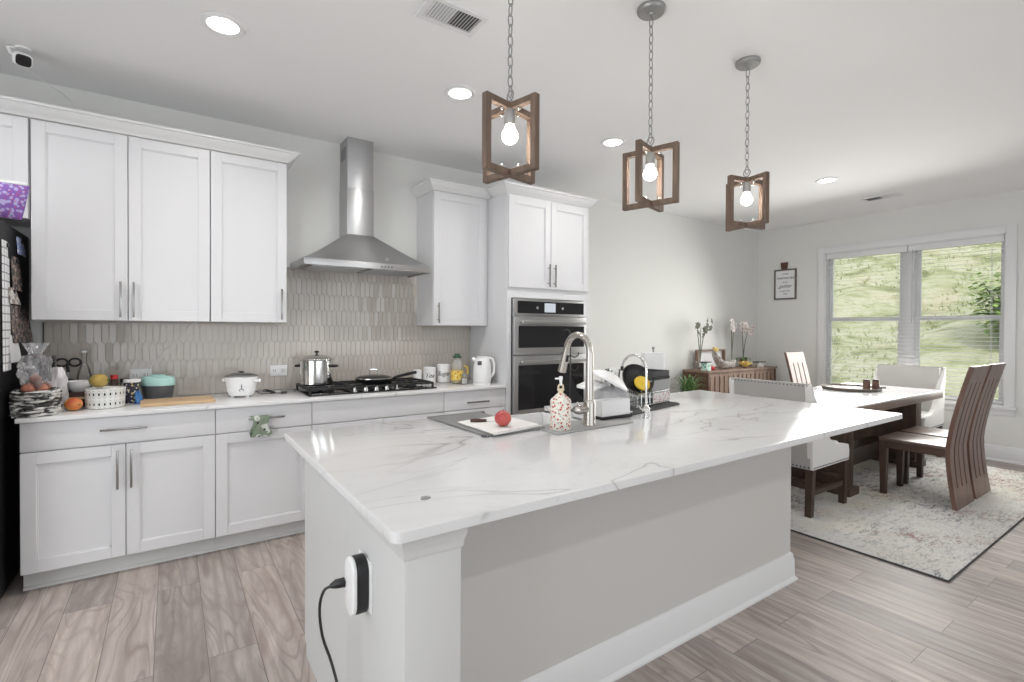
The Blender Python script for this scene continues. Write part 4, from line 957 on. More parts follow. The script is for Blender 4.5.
# ---- security camera
e=empty('security_camera',(-.675,3.72,ZC),'small white security camera with black face on the ceiling','camera')
b=MB(); b.cyl((-.655,3.715,ZC-.012),.032,.0115,2,28,bev=.003); b.build('mount_plate','white_plastic',e)
b=MB(); b.tube([(-.69,3.715,ZC-.010),(-.712,3.70,ZC-.022),(-.700,3.69,ZC-.05),(-.680,3.690,ZC-.066)],.0075,8); b.build('bracket','white_plastic',e)
dcam=Vector((.25,-.85,-.42)).normalized(); q=dcam.to_track_quat('Z','Y').to_matrix().to_4x4()
b=MB(); b.T=Matrix.Translation((-.650,3.675,ZC-.082))@q; b.box(-.040,.040,-.036,.036,-.040,.030,.030,5); b.T=None; hd=b.build('camera_body','white_plastic',e)
b=MB(); b.T=Matrix.Translation((-.650,3.675,ZC-.082))@q; b.prism([(.031*math.copysign(abs(math.cos(2*PI*k/24))**.55,math.cos(2*PI*k/24)),.028*math.copysign(abs(math.sin(2*PI*k/24))**.55,math.sin(2*PI*k/24))) for k in range(24)],2,.0290,.0335,.001,1); b.cyl((0,0,.0325),.010,.003,2,16); b.T=None; b.build('lens_face','black_gloss',hd)
b=MB(); b.tube([(-.645,3.71,ZC-.112),(-.60,3.85,ZC-.105),(-.55,4.03,ZC-.085),(-.51,4.15,ZC-.09),(-.48,4.158,ZC-.12),(-.41,4.158,ZC-.19),(-.33,4.158,ZC-.262)],.0022,6); b.build('cable','white_plastic',e)

# ================================================================== ISLAND
ZI=.914; IT=.028
# countertop with sink cut out of the back edge
SX0,SX1,SY0=1.235,1.925,1.965
IX0,IX1,IY0,IY1=.424,3.510,1.102,2.455
def rc(x,y,r,a0): return [(x+r*math.cos(a0+PI/2*i/5),y+r*math.sin(a0+PI/2*i/5)) for i in range(6)]
poly=rc(IX0+.025,IY0+.025,.025,PI)+rc(IX1-.025,IY0+.025,.025,1.5*PI)+rc(IX1-.012,IY1-.012,.012,0)+[(SX1,IY1),(SX1,SY0),(SX0,SY0),(SX0,IY1)]+rc(IX0+.012,IY1-.012,.012,PI/2)
b=MB(); b.prism(poly,2,ZI-IT,ZI,.006,3); tag(b.build('island_countertop','quartz_island',loc=(1.9,1.78,ZI)),'white grey-veined quartz top covering the kitchen island','countertop')
e=empty('kitchen_island',(1.7,1.8,0),'large kitchen island base with pale grey front and white end','island')
EX=.468; PY=1.415; BX1=2.862; zt_=ZI-IT-.001
b=MB(); b.box(.59,BX1,PY,1.60,0,zt_); b.build('front_panel','island_paint',e)
b=MB(); b.box(EX,.622,1.140,1.62,0,zt_,.002); p=b.build('end_post','island_white',e)
b=MB(); capp=[(0,.826),(.004,.826),(.006,.836),(.006,.845),(.009,.853),(.012,.862),(.012,zt_-.0005),(0,zt_-.0005)]
b.sweep([(EX,1.62),(EX,1.140),(.622,1.140),(.622,PY-.001)],[(o,z) for o,z in capp][::-1]); b.build('cap_moulding','island_white',p)
b=MB(); b.box(EX+.004,EX+.024,1.621,2.255,.055,zt_); b.box(EX+.004,EX+.024,1.621,2.225,0,.055); b.build('end_panel','island_white',e)
b=MB(); b.box(EX+.024,1.20,1.601,2.234,.10,zt_); b.box(1.96,BX1,1.601,2.234,.10,zt_); b.box(1.20,1.96,1.601,2.234,.10,.60); b.box(EX+.024,BX1,1.601,2.18,0,.10); b.build('cabinet_body','cabinet_white',e)
xd=[EX+.03,.84,1.20,1.58,1.96,2.41,BX1-.004]
for i in range(6):
    z1=.60 if 2<=i<4 else .86
    g=.002; q=MB(); q.box(xd[i]+g,xd[i+1]-g,2.235,2.255,.11,z1,.002); dd=q.build('door','cabinet_white',e); q=MB(); q.box(xd[i+1]-.05,xd[i+1]-.04,2.279,2.289,z1-.26,z1-.06,.002); q.cyl((xd[i+1]-.045,2.254,z1-.22),.004,.03,1,8); q.cyl((xd[i+1]-.045,2.254,z1-.10),.004,.03,1,8); q.build('handle','handle',dd)
b=MB(); bp=[(0,0),(.030,0),(.030,.010),(.018,.024),(.016,.118),(.012,.126),(.012,.140),(.004,.152),(0,.154)]
b.sweep([(.623,PY),(BX1,PY),(BX1,2.18)],bp[::-1]); b.build('baseboard','trim_white',e)
b=MB(); b.sweep([(EX,1.62),(EX,1.140),(.622,1.140),(.622,PY-.001)],[(0,0),(.016,0),(.016,.07),(.010,.085),(0,.088)][::-1]); b.build('end_baseboard','island_white',e)
# sink
e=empty('farmhouse_sink',(1.58,2.2,.64),'white farmhouse sink set in the back edge of island','sink')
b=MB(); t=.022; z0,z1=.66,ZI-.036
b.box(SX0+.001,SX1-.001,SY0+.001,IY1+.012,z0,z0+.02,.004); b.box(SX0+.001,SX0+t,SY0+.001,IY1+.012,z0+.02,z1,.005); b.box(SX1-t,SX1-.001,SY0+.001,IY1+.012,z0+.02,z1,.005); b.box(SX0+t,SX1-t,SY0+.001,SY0+t,z0+.02,z1,.005); b.box(SX0+t,SX1-t,IY1-.012,IY1+.012,z0+.02,z1,.005)
b.build('basin','ceramic',e)
b=MB(); b.lathe([(0,.0),(.042,.0),(.045,.003),(0,.005)],24,(1.58,2.22,z0+.020),False); b.build('drain','chrome',e)
# roll-up rack over left of the sink
e=empty('drying_rack',(1.30,2.16,ZI),'grey roll-up drying rack lying across the left of sink','drying rack')
b=MB()
for i in range(22):
    x=1.132+i*.0145; b.tube([(x+.02,1.872,ZI+.006),(x,2.45,ZI+.006)],.0052,6)
b.build('rods','galv',e)
for yy in (1.885,2.437):
    b=MB(); b.box(1.132,1.475,yy-.012,yy+.012,ZI+.0005,ZI+.010,.002); b.build('end_strip','grey_plastic',e)
# cloth/board with peach and knife
b=MB(); rg=random.Random(4)
def cl_(u,v):
    x=1.170+.30*u; y=1.850+.34*v+.05*u; z=ZI+.0135+.0012*math.sin(u*9)*math.sin(v*7)
    return (x,y,z)
b.grid(cl_,20,20,-.004); cl=b.build('dish_towel','linen_white',loc=(1.37,2.05,ZI)); tag(cl,'white towel with beaded edge spread on the grey drying rack','towel')
b=MB()
for i in range(34):
    p=cl_(i/33,0); b.sphere((p[0],p[1]-.004,p[2]+.001),.0042,8)
b.build('bead_trim','linen_white',cl)
b=MB();
for i in range(34):
    p=cl_((i+.5)/34,.025); b.sphere((p[0],p[1]-.003,p[2]+.004),.0022,6)
b.build('stitching','ink',cl)
b=MB(); r=.040
b.lathe([(r*math.sin(PI*k/16)*(1),-r*.93*math.cos(PI*k/16)+(-.008 if k==16 else 0)) for k in range(17)],26,(1.300,1.975,ZI+.055),False); pe=b.build('peach','peach',loc=(1.300,1.975,ZI+.055)); tag(pe,'ripe red peach on the white towel beside the sink','peach')
b=MB(); b.cyl((1.300,1.975,ZI+.083),.002,.014,2,6); b.build('stem','stem_green',pe)
e=empty('paring_knife',(1.27,2.12,ZI+.016),'small knife with dark handle lying left of the peach','knife')
b=MB(); b.tube([(1.222,2.150,ZI+.025),(1.245,2.135,ZI+.026),(1.290,2.108,ZI+.025)],.009,10,rad=[.008,.010,.007]); b.build('handle','block_wood',e)
b=MB(); b.prism([(1.286,2.104),(1.290,2.114),(1.365,2.073),(1.370,2.064)],2,ZI+.0185,ZI+.0205); b.build('blade','chrome',e)
# faucet mats
b=MB(); b.prism([(1.435,1.735),(1.965,1.760),(1.985,1.835),(1.978,1.955),(1.445,1.945)],2,ZI+.0003,ZI+.006,.002,1); tag(b.build('faucet_mat','grey_fabric',loc=(1.7,1.83,ZI)),'grey absorbent mat under the soap bottle and tall faucet','mat')
ZM=ZI+.006
# soap bottle
e=empty('soap_dispenser',(1.521,1.815,ZM),'red and cream mosaic patterned soap dispenser by the tall faucet','soap dispenser')
sc=(1.521,1.815,ZM)
b=MB(); b.lathe([(0,0),(.047,0),(.050,.004),(.050,.122),(.048,.128)],32,sc,False); b.build('bottle','ceramic_mosaic',e)
b=MB(); b.lathe([(.048,.128),(.051,.130),(.046,.142),(.018,.168),(.014,.172),(0,.172)],32,sc,False); b.build('shoulder','ceramic_mosaic',e)
b=MB(); b.lathe([(.012,.171),(.012,.180),(.017,.184),(.017,.190),(0,.191)],20,sc,False); b.torus((sc[0],sc[1],sc[2]+.198),.015,.0045,1,20,8); b.build('collar','cream',e)
b=MB(); b.lathe([(.005,.206),(.006,.22),(.010,.244),(.008,.250),(0,.251)],14,sc,False); b.tube([(sc[0],sc[1],sc[2]+.24),(sc[0]-.008,sc[1]+.03,sc[2]+.237)],.0045,8); b.build('pump','white_plastic',e)
# main faucet
def faucet_curve(x,y,z0,zr,rad,drop,n=14):
    P=[(x,y,z0),(x,y,(z0+zr)/2),(x,y,zr)]
    for i in range(1,n+1):
        a=PI*i/n*.94; P.append((x,y+rad-rad*math.cos(a),zr+rad*math.sin(a)))
    a=P[-1]; P.append((a[0],a[1]+.012,a[2]-drop)); return P
fx,fy=1.712,1.822
e=empty('kitchen_faucet',(fx,fy,ZM),'tall brushed nickel gooseneck pull-down faucet beside the sink','faucet')
b=MB(); b.lathe([(0,0),(.033,0),(.033,.006),(.030,.012),(.030,.11),(.024,.125),(0,.126)],28,(fx,fy,ZM),False); b.build('base','nickel',e)
P=faucet_curve(fx,fy,ZM+.12,1.277,.088,.0)
b=MB(); b.tube(P[:-1],.0155,14,rad=[.023,.020,.018]+[.0165]*(len(P)-4)); b.build('spout','nickel',e)
a=Vector(P[-2]); d_=(Vector(P[-2])-Vector(P[-3])).normalized()
b=MB(); b.tube([a-d_*.005,a+d_*.03,a+d_*.105,a+d_*.130],.018,14,rad=[.0165,.0175,.022,.023]); sh=b.build('spray_head','nickel',e)
b=MB(); b.tube([a+d_*.129,a+d_*.133],.019,14); b.build('nozzle','black',sh)
b=MB(); b.T=Matrix.Translation(a+d_*.05)@d_.to_track_quat('Z','X').to_matrix().to_4x4(); b.box(-.025,-.016,-.006,.006,-.018,.018,.003); b.T=None; b.build('spray_button','black',sh)
b=MB(); b.tube([(fx-.02,fy,ZM+.080),(fx-.075,fy,ZM+.080)],.022,16,rad=[.021,.023]); hn=b.build('handle_hub','nickel',e)
b=MB(); b.tube([(fx-.072,fy,ZM+.080),(fx-.085,fy,ZM+.082),(fx-.092,fy-.01,ZM+.084)],.018,14,rad=[.023,.021,.010]); b.tube([(fx-.070,fy,ZM+.10),(fx-.076,fy+.006,ZM+.118)],.005,8); b.build('lever','nickel',hn)
# filter faucet
gx2,gy2=2.118,1.812
e=empty('filter_faucet',(gx2,gy2,ZI),'small slim chrome gooseneck water faucet right of the tall one','faucet')
b=MB(); b.lathe([(0,0),(.020,0),(.020,.005),(.012,.012),(.012,.022),(.019,.03),(.020,.055),(.012,.066),(.008,.075),(0,.076)],22,(gx2,gy2,ZI),False); b.build('base','chrome',e)
P=faucet_curve(gx2,gy2,ZI+.07,1.165,.088,.0); b=MB(); b.tube(P[:-1],.0062,10); b.build('spout','chrome',e)
a=Vector(P[-2]); b=MB(); b.tube([a+Vector((0,0,.004)),a-Vector((0,-.003,.02))],.009,10); b.build('tip','black',e)
b=MB(); b.tube([(gx2-.015,gy2,ZI+.044),(gx2-.04,gy2+.004,ZI+.058),(gx2-.055,gy2+.006,ZI+.075)],.004,8,rad=[.007,.005,.005]); b.build('lever','chrome',e)
# white box on tray
e=empty('sponge_tray',(1.955,1.90,ZM),'white rectangular tub on a black tray right of faucet','tub')
b=MB(); b.box(1.845,2.075,1.868,1.955,ZM,ZM+.016,.004); b.build('tray','black',e)
b=MB(); b.box(1.852,2.062,1.875,1.950,ZM+.0165,ZM+.022); 
for (x0,x1,y0,y1) in ((1.852,2.062,1.875,1.879),(1.852,2.062,1.946,1.950),(1.852,1.856,1.879,1.946),(2.058,2.062,1.879,1.946)): b.box(x0,x1,y0,y1,ZM+.022,ZM+.098,.001,1)
b.build('tub','white_plastic',e)
# drying things behind: clear containers, white lid
e=empty('plastic_container',(2.06,2.06,ZI),'clear plastic food container upside down behind the white tub','container')
b=MB(); b.prism([(1.975,ZI+.001),(2.175,ZI+.001),(2.185,ZI+.006),(2.168,ZI+.135),(2.160,ZI+.142),(1.990,ZI+.142),(1.982,ZI+.135),(1.965,ZI+.006)],1,1.985,2.125,.004); b.build('tub','clear_plastic',e)
b=MB(); b.box(1.955,2.195,1.975,2.135,ZI+.0005,ZI+.010,.002); b.build('rim','white_plastic',e)
def tilted(name,loc,rot,label,cat): return empty(name,loc,label,cat,rot=rot)
e=tilted('pot_lid',(2.075,2.045,ZI+.190),(.28,.42,0),'large white lid tilted on the clear plastic container','lid')
b=MB(); b.lathe([(.112,-.012),(.118,-.010),(.118,0),(.110,.006),(.08,.026),(.04,.040),(0,.043)],36,(0,0,0),False); b.build('dome','white_plastic',e,world=False)
b=MB(); b.lathe([(.010,.040),(.008,.055),(.022,.062),(.022,.072),(0,.075)],18,(0,0,0),False); b.build('knob','offwhite',e,world=False)
e=tilted('container_lid',(1.965,2.07,ZI+.155),(.1,-.15,.3),'white container lid tipped under the tilted pot lid','container')  # a flat lid lying tipped, not a whole container
b=MB(); b.box(-.075,.075,-.06,.06,0,.020,.008,3); b.build('cover','white_plastic',e,world=False); b=MB(); b.box(-.06,.06,-.045,.045,.020,.024,.002); b.build('inset','offwhite',e,world=False)
# wire hook stand
e=empty('mug_tree',(1.945,2.235,ZI),'thin black wire stand rising behind the tall faucet','stand')
b=MB(); b.lathe([(0,0),(.045,0),(.045,.006),(0,.008)],24,(1.945,2.235,ZI),False); b.build('base','black',e)
b=MB(); b.tube([(1.945,2.235,ZI+.005),(1.945,2.235,1.36),(1.942,2.245,1.385),(1.935,2.262,1.392),(1.928,2.275,1.380)],.0042,8); b.build('pole','black',e)
for zz in (1.16,1.24):
    b=MB(); b.tube([(1.945,2.235,zz),(1.968,2.222,zz-.012),(1.985,2.213,zz),(1.988,2.211,zz+.018)],.0035,6); b.tube([(1.945,2.235,zz),(1.922,2.248,zz-.012),(1.905,2.258,zz),(1.902,2.260,zz+.018)],.0035,6); b.build('hook','black',e)
# dark drain mat & dish rack
b=MB(); b.prism([(2.10,1.905),(2.70,2.035),(2.74,2.09),(2.66,2.34),(2.205,2.34),(2.205,1.965),(2.09,1.955)],2,ZI+.0003,ZI+.007,.002,1); tag(b.build('drain_mat','dark_fabric',loc=(2.4,2.1,ZI)),'dark drying mat under the dish rack on island','mat')
ZD=ZI+.007
e=empty('dish_rack',(2.45,2.16,ZD),'dish rack with red patterned frame and grey bin on island','dish rack')
ca,sa_=math.cos(.215),math.sin(.215)
def rk(u,v,z): return (2.28+u*ca-v*sa_,2.02+u*sa_+v*ca,ZD+z)
b=MB()
for z in (.012,.085):
    b.tube([rk(0,0,z),rk(.42,0,z),rk(.42,.22,z),rk(0,.22,z)],.004,8,True)
for i in range(9): b.tube([rk(.0525*i,0,.012),rk(.0525*i,0,.085)],.003,6)
for i in range(9): b.tube([rk(.0525*i,0,.012),rk(.0525*i,.22,.012)],.003,6)
for i in range(5): b.tube([rk(0,.055*i,.012),rk(0,.055*i,.085)],.003,6); b.tube([rk(.42,.055*i,.012),rk(.42,.055*i,.085)],.003,6)
for u,v in ((0,0),(.42,0),(.42,.22),(0,.22)): b.tube([rk(u,v,0),rk(u,v,.014)],.006,8)
b.build('wire_frame','chrome',e)
b=MB(); 
def slabq(u0,u1,v0,v1,z0,z1,bb):
    P=[rk(u0,v0,z0),rk(u1,v0,z0),rk(u1,v1,z0),rk(u0,v1,z0),rk(u0,v0,z1),rk(u1,v0,z1),rk(u1,v1,z1),rk(u0,v1,z1)]
    bb.faces(P,[(0,3,2,1),(4,5,6,7),(0,1,5,4),(1,2,6,5),(2,3,7,6),(3,0,4,7)])
slabq(.19,.415,-.008,-.004,.02,.075,b); b.build('front_band','lattice_red',e)
b=MB()
for (u0,u1,v0,v1) in ((.19,.43,.0,.012),(.19,.43,.19,.202),(.19,.202,.012,.19),(.418,.43,.012,.19)): slabq(u0,u1,v0,v1,.070,.155,b)
slabq(.19,.43,0,.202,.064,.070,b); bn=b.build('bin','grey_fabric',e)
b=MB()
for (u0,u1,v0,v1) in ((.196,.424,.004,.011),(.196,.424,.191,.198),(.196,.203,.011,.191),(.417,.424,.011,.191)): slabq(u0,u1,v0,v1,.155,.210,b)
b.build('bin_collar','dark_fabric',bn)
# glasses and pan in the rack
for i,(u,v,h_,r,tx) in enumerate([(-.01,.20,.150,.026,.1),(.045,.235,.150,.026,.0),(.105,.25,.150,.026,-.05),(.165,.26,.145,.026,.05)]):
    p=rk(u,v,.07); q=Matrix.Translation(p)@Euler((tx,.12,0)).to_matrix().to_4x4()
    b=MB(); b.lathe([(r*.82,0),(r,.002),(r*.98,h_),(r*.9,h_+.003),(r*.88,h_-.004),(r*.9,.006)],24,(0,0,0),False)
    o=b.build('drinking_glass','clear_glass',loc=p,world=False,rot=(tx,.12,0)); tag(o,'clear drinking glass upside down at the back of the dish rack','glass','upturned glasses in the dish rack')
e=tilted('frying_pan',rk(.135,.09,.145),(.95,0,-.35),'black pan with yellow inside leaning in the dish rack','pan')
b=MB(); b.lathe([(0,0),(.065,0),(.09,.02),(.104,.048),(.100,.048),(.086,.022),(.062,.006),(0,.006)],32,(0,0,0),False); b.build('pan_body','black',e,world=False)
b=MB(); b.lathe([(0,-.010),(.040,-.008),(.052,.004),(.048,.014),(.0,.018)],24,(.030,-.024,.020),False); b.build('yellow_cloth','yellow',e,world=False)
b=MB(); b.tube([(.10,0,.045),(.15,0,.055),(.21,0,.06)],.008,8); b.build('handle','black',e,world=False)
e=tilted('serving_bowl',rk(.06,.08,.050),(.25,.0,0),'black and white patterned bowl low in the dish rack','bowl')
b=MB(); b.lathe([(0,0),(.035,0),(.062,.03),(.068,.05),(.064,.05),(.056,.03),(0,.008)],30,(0,0,0),False); b.build('bowl','dots',e,world=False)
e=tilted('whisk',rk(-.035,.12,.02),(-.1,-.45,0),'steel kitchen whisk leaning at the left of the dish rack','whisk')
b=MB(); b.tube([(0,0,.0),(0,0,.11)],.007,8); b.build('handle','galv',e,world=False)
b=MB()
for k in range(6):
    a=k*PI/6; b.tube([(.03*math.sin(PI*t/10)*math.cos(a)*(1 if t<=10 else 1),.03*math.sin(PI*t/10)*math.sin(a),.11+.10*(t/10)) for t in range(11)],.0012,5); b.tube([(-.03*math.sin(PI*t/10)*math.cos(a),-.03*math.sin(PI*t/10)*math.sin(a),.11+.10*(t/10)) for t in range(11)],.0012,5)
b.build('wires','chrome',e,world=False)
# paper towel
tx_,ty_=2.80,2.335
e=empty('paper_towel_holder',(tx_,ty_,ZI),'white paper towel roll on a holder at the back of island','paper towel')
b=MB(); b.lathe([(0,0),(.080,0),(.080,.008),(0,.010)],32,(tx_,ty_,ZI),False); b.cyl((tx_,ty_,ZI+.008),.006,.335,2,10); b.sphere((tx_,ty_,ZI+.352),.011,14); b.build('holder','galv',e)
b=MB(); b.lathe([(.018,.012),(.078,.012),(.080,.016),(.080,.318),(.078,.322),(.018,.322),(.018,.012)],40,(tx_,ty_,ZI),False); b.build('roll','paper',e)
# chip on countertop
b=MB(); b.prism([(.572,1.282),(.590,1.276),(.603,1.283),(.598,1.298),(.580,1.300)],2,ZI+.0003,ZI+.004,.001,1); tag(b.build('foil_scrap','galv',loc=(.587,1.29,ZI)),'tiny grey scrap lying on the bare front corner of island','scrap')
# island outlet + plug-in device
e=empty('wall_outlet',(EX,1.455,.57),'white outlet plate on the island end behind the plugged device','outlet')
b=MB(); b.box(EX-.006,EX-.0003,1.370,1.485,.585,.730,.002); b.build('cover_plate','white_plastic',e)
b=MB(); b.box(EX-.009,EX-.0055,1.400,1.460,.605,.71,.003); b.build('socket','white_plastic',e)
def capsule(y,z,ry_,rz_,n=10): return [(y+ry_*math.cos(a),z+(rz_-ry_)+ry_*math.sin(a)) for a in [PI*i/n for i in range(n+1)]]+[(y+ry_*math.cos(a),z-(rz_-ry_)+ry_*math.sin(a)) for a in [PI+PI*i/n for i in range(n+1)]]
e=empty('plug_in_adapter',(EX-.03,1.455,.6),'white and black plug-in adapter on the island end','adapter')
b=MB(); b.prism(capsule(1.428,.655,.042,.083),0,EX-.038,EX-.0065,.004,2); b.build('back_shell','black',e)
b=MB(); b.prism(capsule(1.428,.655,.042,.083),0,EX-.052,EX-.0382,.006,3); b.build('front_shell','white_plastic',e)
e=empty('power_cord',(EX-.06,1.48,.63),'black cord with plug hanging from the adapter on island','cord')
b=MB(); b.tube([(EX-.0525,1.465,.652),(EX-.075,1.472,.650),(EX-.088,1.480,.644)],.012,10,rad=[.014,.013,.007]); b.build('plug','black',e)
b=MB(); P=[(EX-.086,1.48,.644),(EX-.105,1.49,.630),(EX-.115,1.495,.58),(EX-.108,1.49,.50),(EX-.085,1.48,.42),(EX-.072,1.45,.34),(EX-.070,1.44,.22),(EX-.075,1.435,.08),(EX-.10,1.44,.006),(EX-.16,1.56,.005),(EX-.24,1.75,.005)]
Q=[]
for i in range(len(P)-1):
    p0,p1,p2,p3=[Vector(P[max(0,min(len(P)-1,k))]) for k in (i-1,i,i+1,i+2)]
    for t in (0,.25,.5,.75): Q.append(.5*((2*p1)+(p2-p0)*t+(2*p0-5*p1+4*p2-p3)*t*t+(3*p1-p0-3*p2+p3)*t**3))
b.tube(Q,.0042,8); b.build('cable','black',e)

# ================================================================== PENDANTS
def pendant(x,y,rz,label,first=None):
    e=empty('pendant_light',(x,y,ZC),label,'pendant light','wooden lantern pendants over the island')
    zb=2.106; W,Hh,tk=.135,.137,.0120
    b=MB(); b.lathe([(0,-.034),(.012,-.034),(.016,-.026),(.058,-.024),(.064,-.018),(.066,-.006),(.064,-.0005),(0,-.0005)],36,(0,0,0),False); b.cyl((0,0,-.046),.005,.014,2,10); b.build('canopy','galv',e,world=False)
    b=MB(); z=-.046; i=0; zend=(2.106+Hh+.052)-ZC
    pitch_=.0385
    while z>zend:
        ax=1 if i%2 else 0
        b.torus((0,0,z-.020),.0235,.0024,ax,16,6,(.42,1)); z-=pitch_; i+=1
    b.build('chain','galv',e,world=False)
    zc=zb-ZC
    b=MB(); b.torus((0,0,zc+Hh+.030),.020,.0032,0,22,8); b.cyl((0,0,zc+Hh-.002),.009,.014,2,12); b.build('top_ring','galv',e,world=False)
    for k in range(2):
        b=MB(); b.T=Matrix.Rotation(rz+k*PI/2,4,'Z'); d_=.0135
        b.box(-W,-W+2*tk,-d_,d_,zc-Hh,zc+Hh,.0015,1); b.box(W-2*tk,W,-d_,d_,zc-Hh,zc+Hh,.0015,1)
        zz=0
        b.box(-W+2*tk,W-2*tk,-d_+.0004*k,d_-.0004*k,zc+Hh-2*tk,zc+Hh-.0005*k,.0012,1); b.box(-W+2*tk,W-2*tk,-d_+.0004*k,d_-.0004*k,zc-Hh+.0005*k,zc-Hh+2*tk,.0012,1); b.T=None
        b.build('wood_frame','pendant_wood',e,world=False)
    b=MB()
    for k in range(4):
        a=rz+k*PI/2; dx,dy=math.cos(a),math.sin(a)
        for zz in (zc+Hh-2*tk-.006,zc-Hh+2*tk+.006): b.sphere((dx*.045,dy*.045,zz),.0075,10)
    b.build('screw_caps','chrome',e,world=False)
    b=MB(); b.lathe([(0,0),(.021,0),(.021,-.048),(.016,-.055),(0,-.055)],20,(0,0,zc+Hh-2*tk),False); b.build('socket','galv',e,world=False)
    b=MB(); r=.031; zc2=zc+.016
    b.lathe([(0,-r)]+[(r*math.sin(PI*i/14),-r*math.cos(PI*i/14)) for i in range(1,11)]+[(.017,.036),(.0145,.050),(0,.052)],22,(0,0,zc2),False); b.build('bulb','bulb_glow',e,world=False)
    lamp('pendant_lamp','POINT',(x,y,ZC+zc2),PEND_W,(1,.93,.84),shadow_soft_size=.034)
    return e
pendant(1.060,1.572,math.radians(13),'pendant lantern nearest the hood, first and largest in view'); pendant(1.853,1.572,math.radians(17),'middle pendant lantern over the island'); pendant(2.660,1.572,math.radians(-10),'pendant lantern farthest from the hood, nearest the dining table')

# ================================================================== DINING
b=MB(); b.prism([(3.56,.905),(6.95,.905),(6.95,3.45),(3.56,3.45)],2,.0005,.011,.003,1); rg_=tag(b.build('area_rug','rug',loc=(5.2,2.1,0)),'distressed pale grey rug with rusty patches under the dining table','rug')
b=MB()
for (x0,x1,y0,y1) in ((3.555,3.5602,.900,3.455),(6.9498,6.955,.900,3.455),(3.5602,6.9498,.900,.9052),(3.5602,6.9498,3.4498,3.455)): b.box(x0,x1,y0,y1,.0005,.012,.002,1)
b.build('bound_edge','dark_fabric',rg_)
ZR=.012
# table
e=empty('dining_table',(5.55,2.16,ZR),'dining table with white marble top and thick brown wood edge','table')
TX0_,TX1_,TY0_,TY1_=4.50,6.62,1.745,2.63
b=MB(); b.box(TX0_,TX1_,TY0_,TY1_,.706,.772,.004); b.build('wood_edge','table_edge',e)
b=MB(); b.box(TX0_+.004,TX1_-.004,TY0_+.004,TY1_-.004,.772,.786,.004); b.build('marble_top','table_marble',e)
for x0 in (4.66,6.25):
    b=MB(); b.box(x0,x0+.15,1.86,2.50,.075,.706,.004); b.build('leg','dark_wood',e)
    b=MB(); b.box(x0-.02,x0+.17,1.82,2.54,ZR,.076,.006); b.build('foot','dark_wood_y',e)
b=MB(); b.box(4.81,6.25,2.10,2.26,.10,.26,.004); b.build('stretcher','dark_wood_x',e)
# tray and shakers on table
ZT_=.786
e=empty('serving_tray',(5.86,2.30,ZT_),'round wooden serving tray on the marble dining table','tray')
b=MB(); b.lathe([(0,.0),(.255,.0),(.262,.006),(.268,.030),(.262,.032),(.252,.012),(0,.010)],48,(5.86,2.30,ZT_+.0005),False); b.build('rim','sign_wood',e)
b=MB(); b.lathe([(0,.0105),(.250,.0125),(0,.0130)],40,(5.86,2.30,ZT_+.0005),False); b.build('inlay','slice_art',e)
for (x,y,lab) in ((5.815,2.14,'left brown wooden shaker on the dining table tray'),(5.885,2.085,'right brown wooden shaker on the dining table tray')):
    ee=empty('salt_shaker',(x,y,ZT_+.014),lab,'shaker','pair of wooden shakers on the tray')
    b=MB(); b.lathe([(0,0),(.030,0),(.033,.004),(.031,.085),(.029,.088),(0,.088)],20,(x,y,ZT_+.014),False); b.build('shaker_body','chair_wood',ee)
    b=MB(); b.lathe([(.029,.0885),(.029,.102),(.024,.107),(0,.108)],20,(x,y,ZT_+.014),False); b.build('cap','dark_wood',ee)
b=MB()
for k in range(9):
    a=k*.7; b.sphere((5.93+.016*math.cos(a)*(k%3),2.05+.016*math.sin(a)*(k%3),ZT_+.033+.006*(k//5)),.011,8)
tag(b.build('bead_garland','sign_wood',loc=(5.93,2.05,ZT_+.02)),'small heap of brown beads at the right rim of the tray','beads')
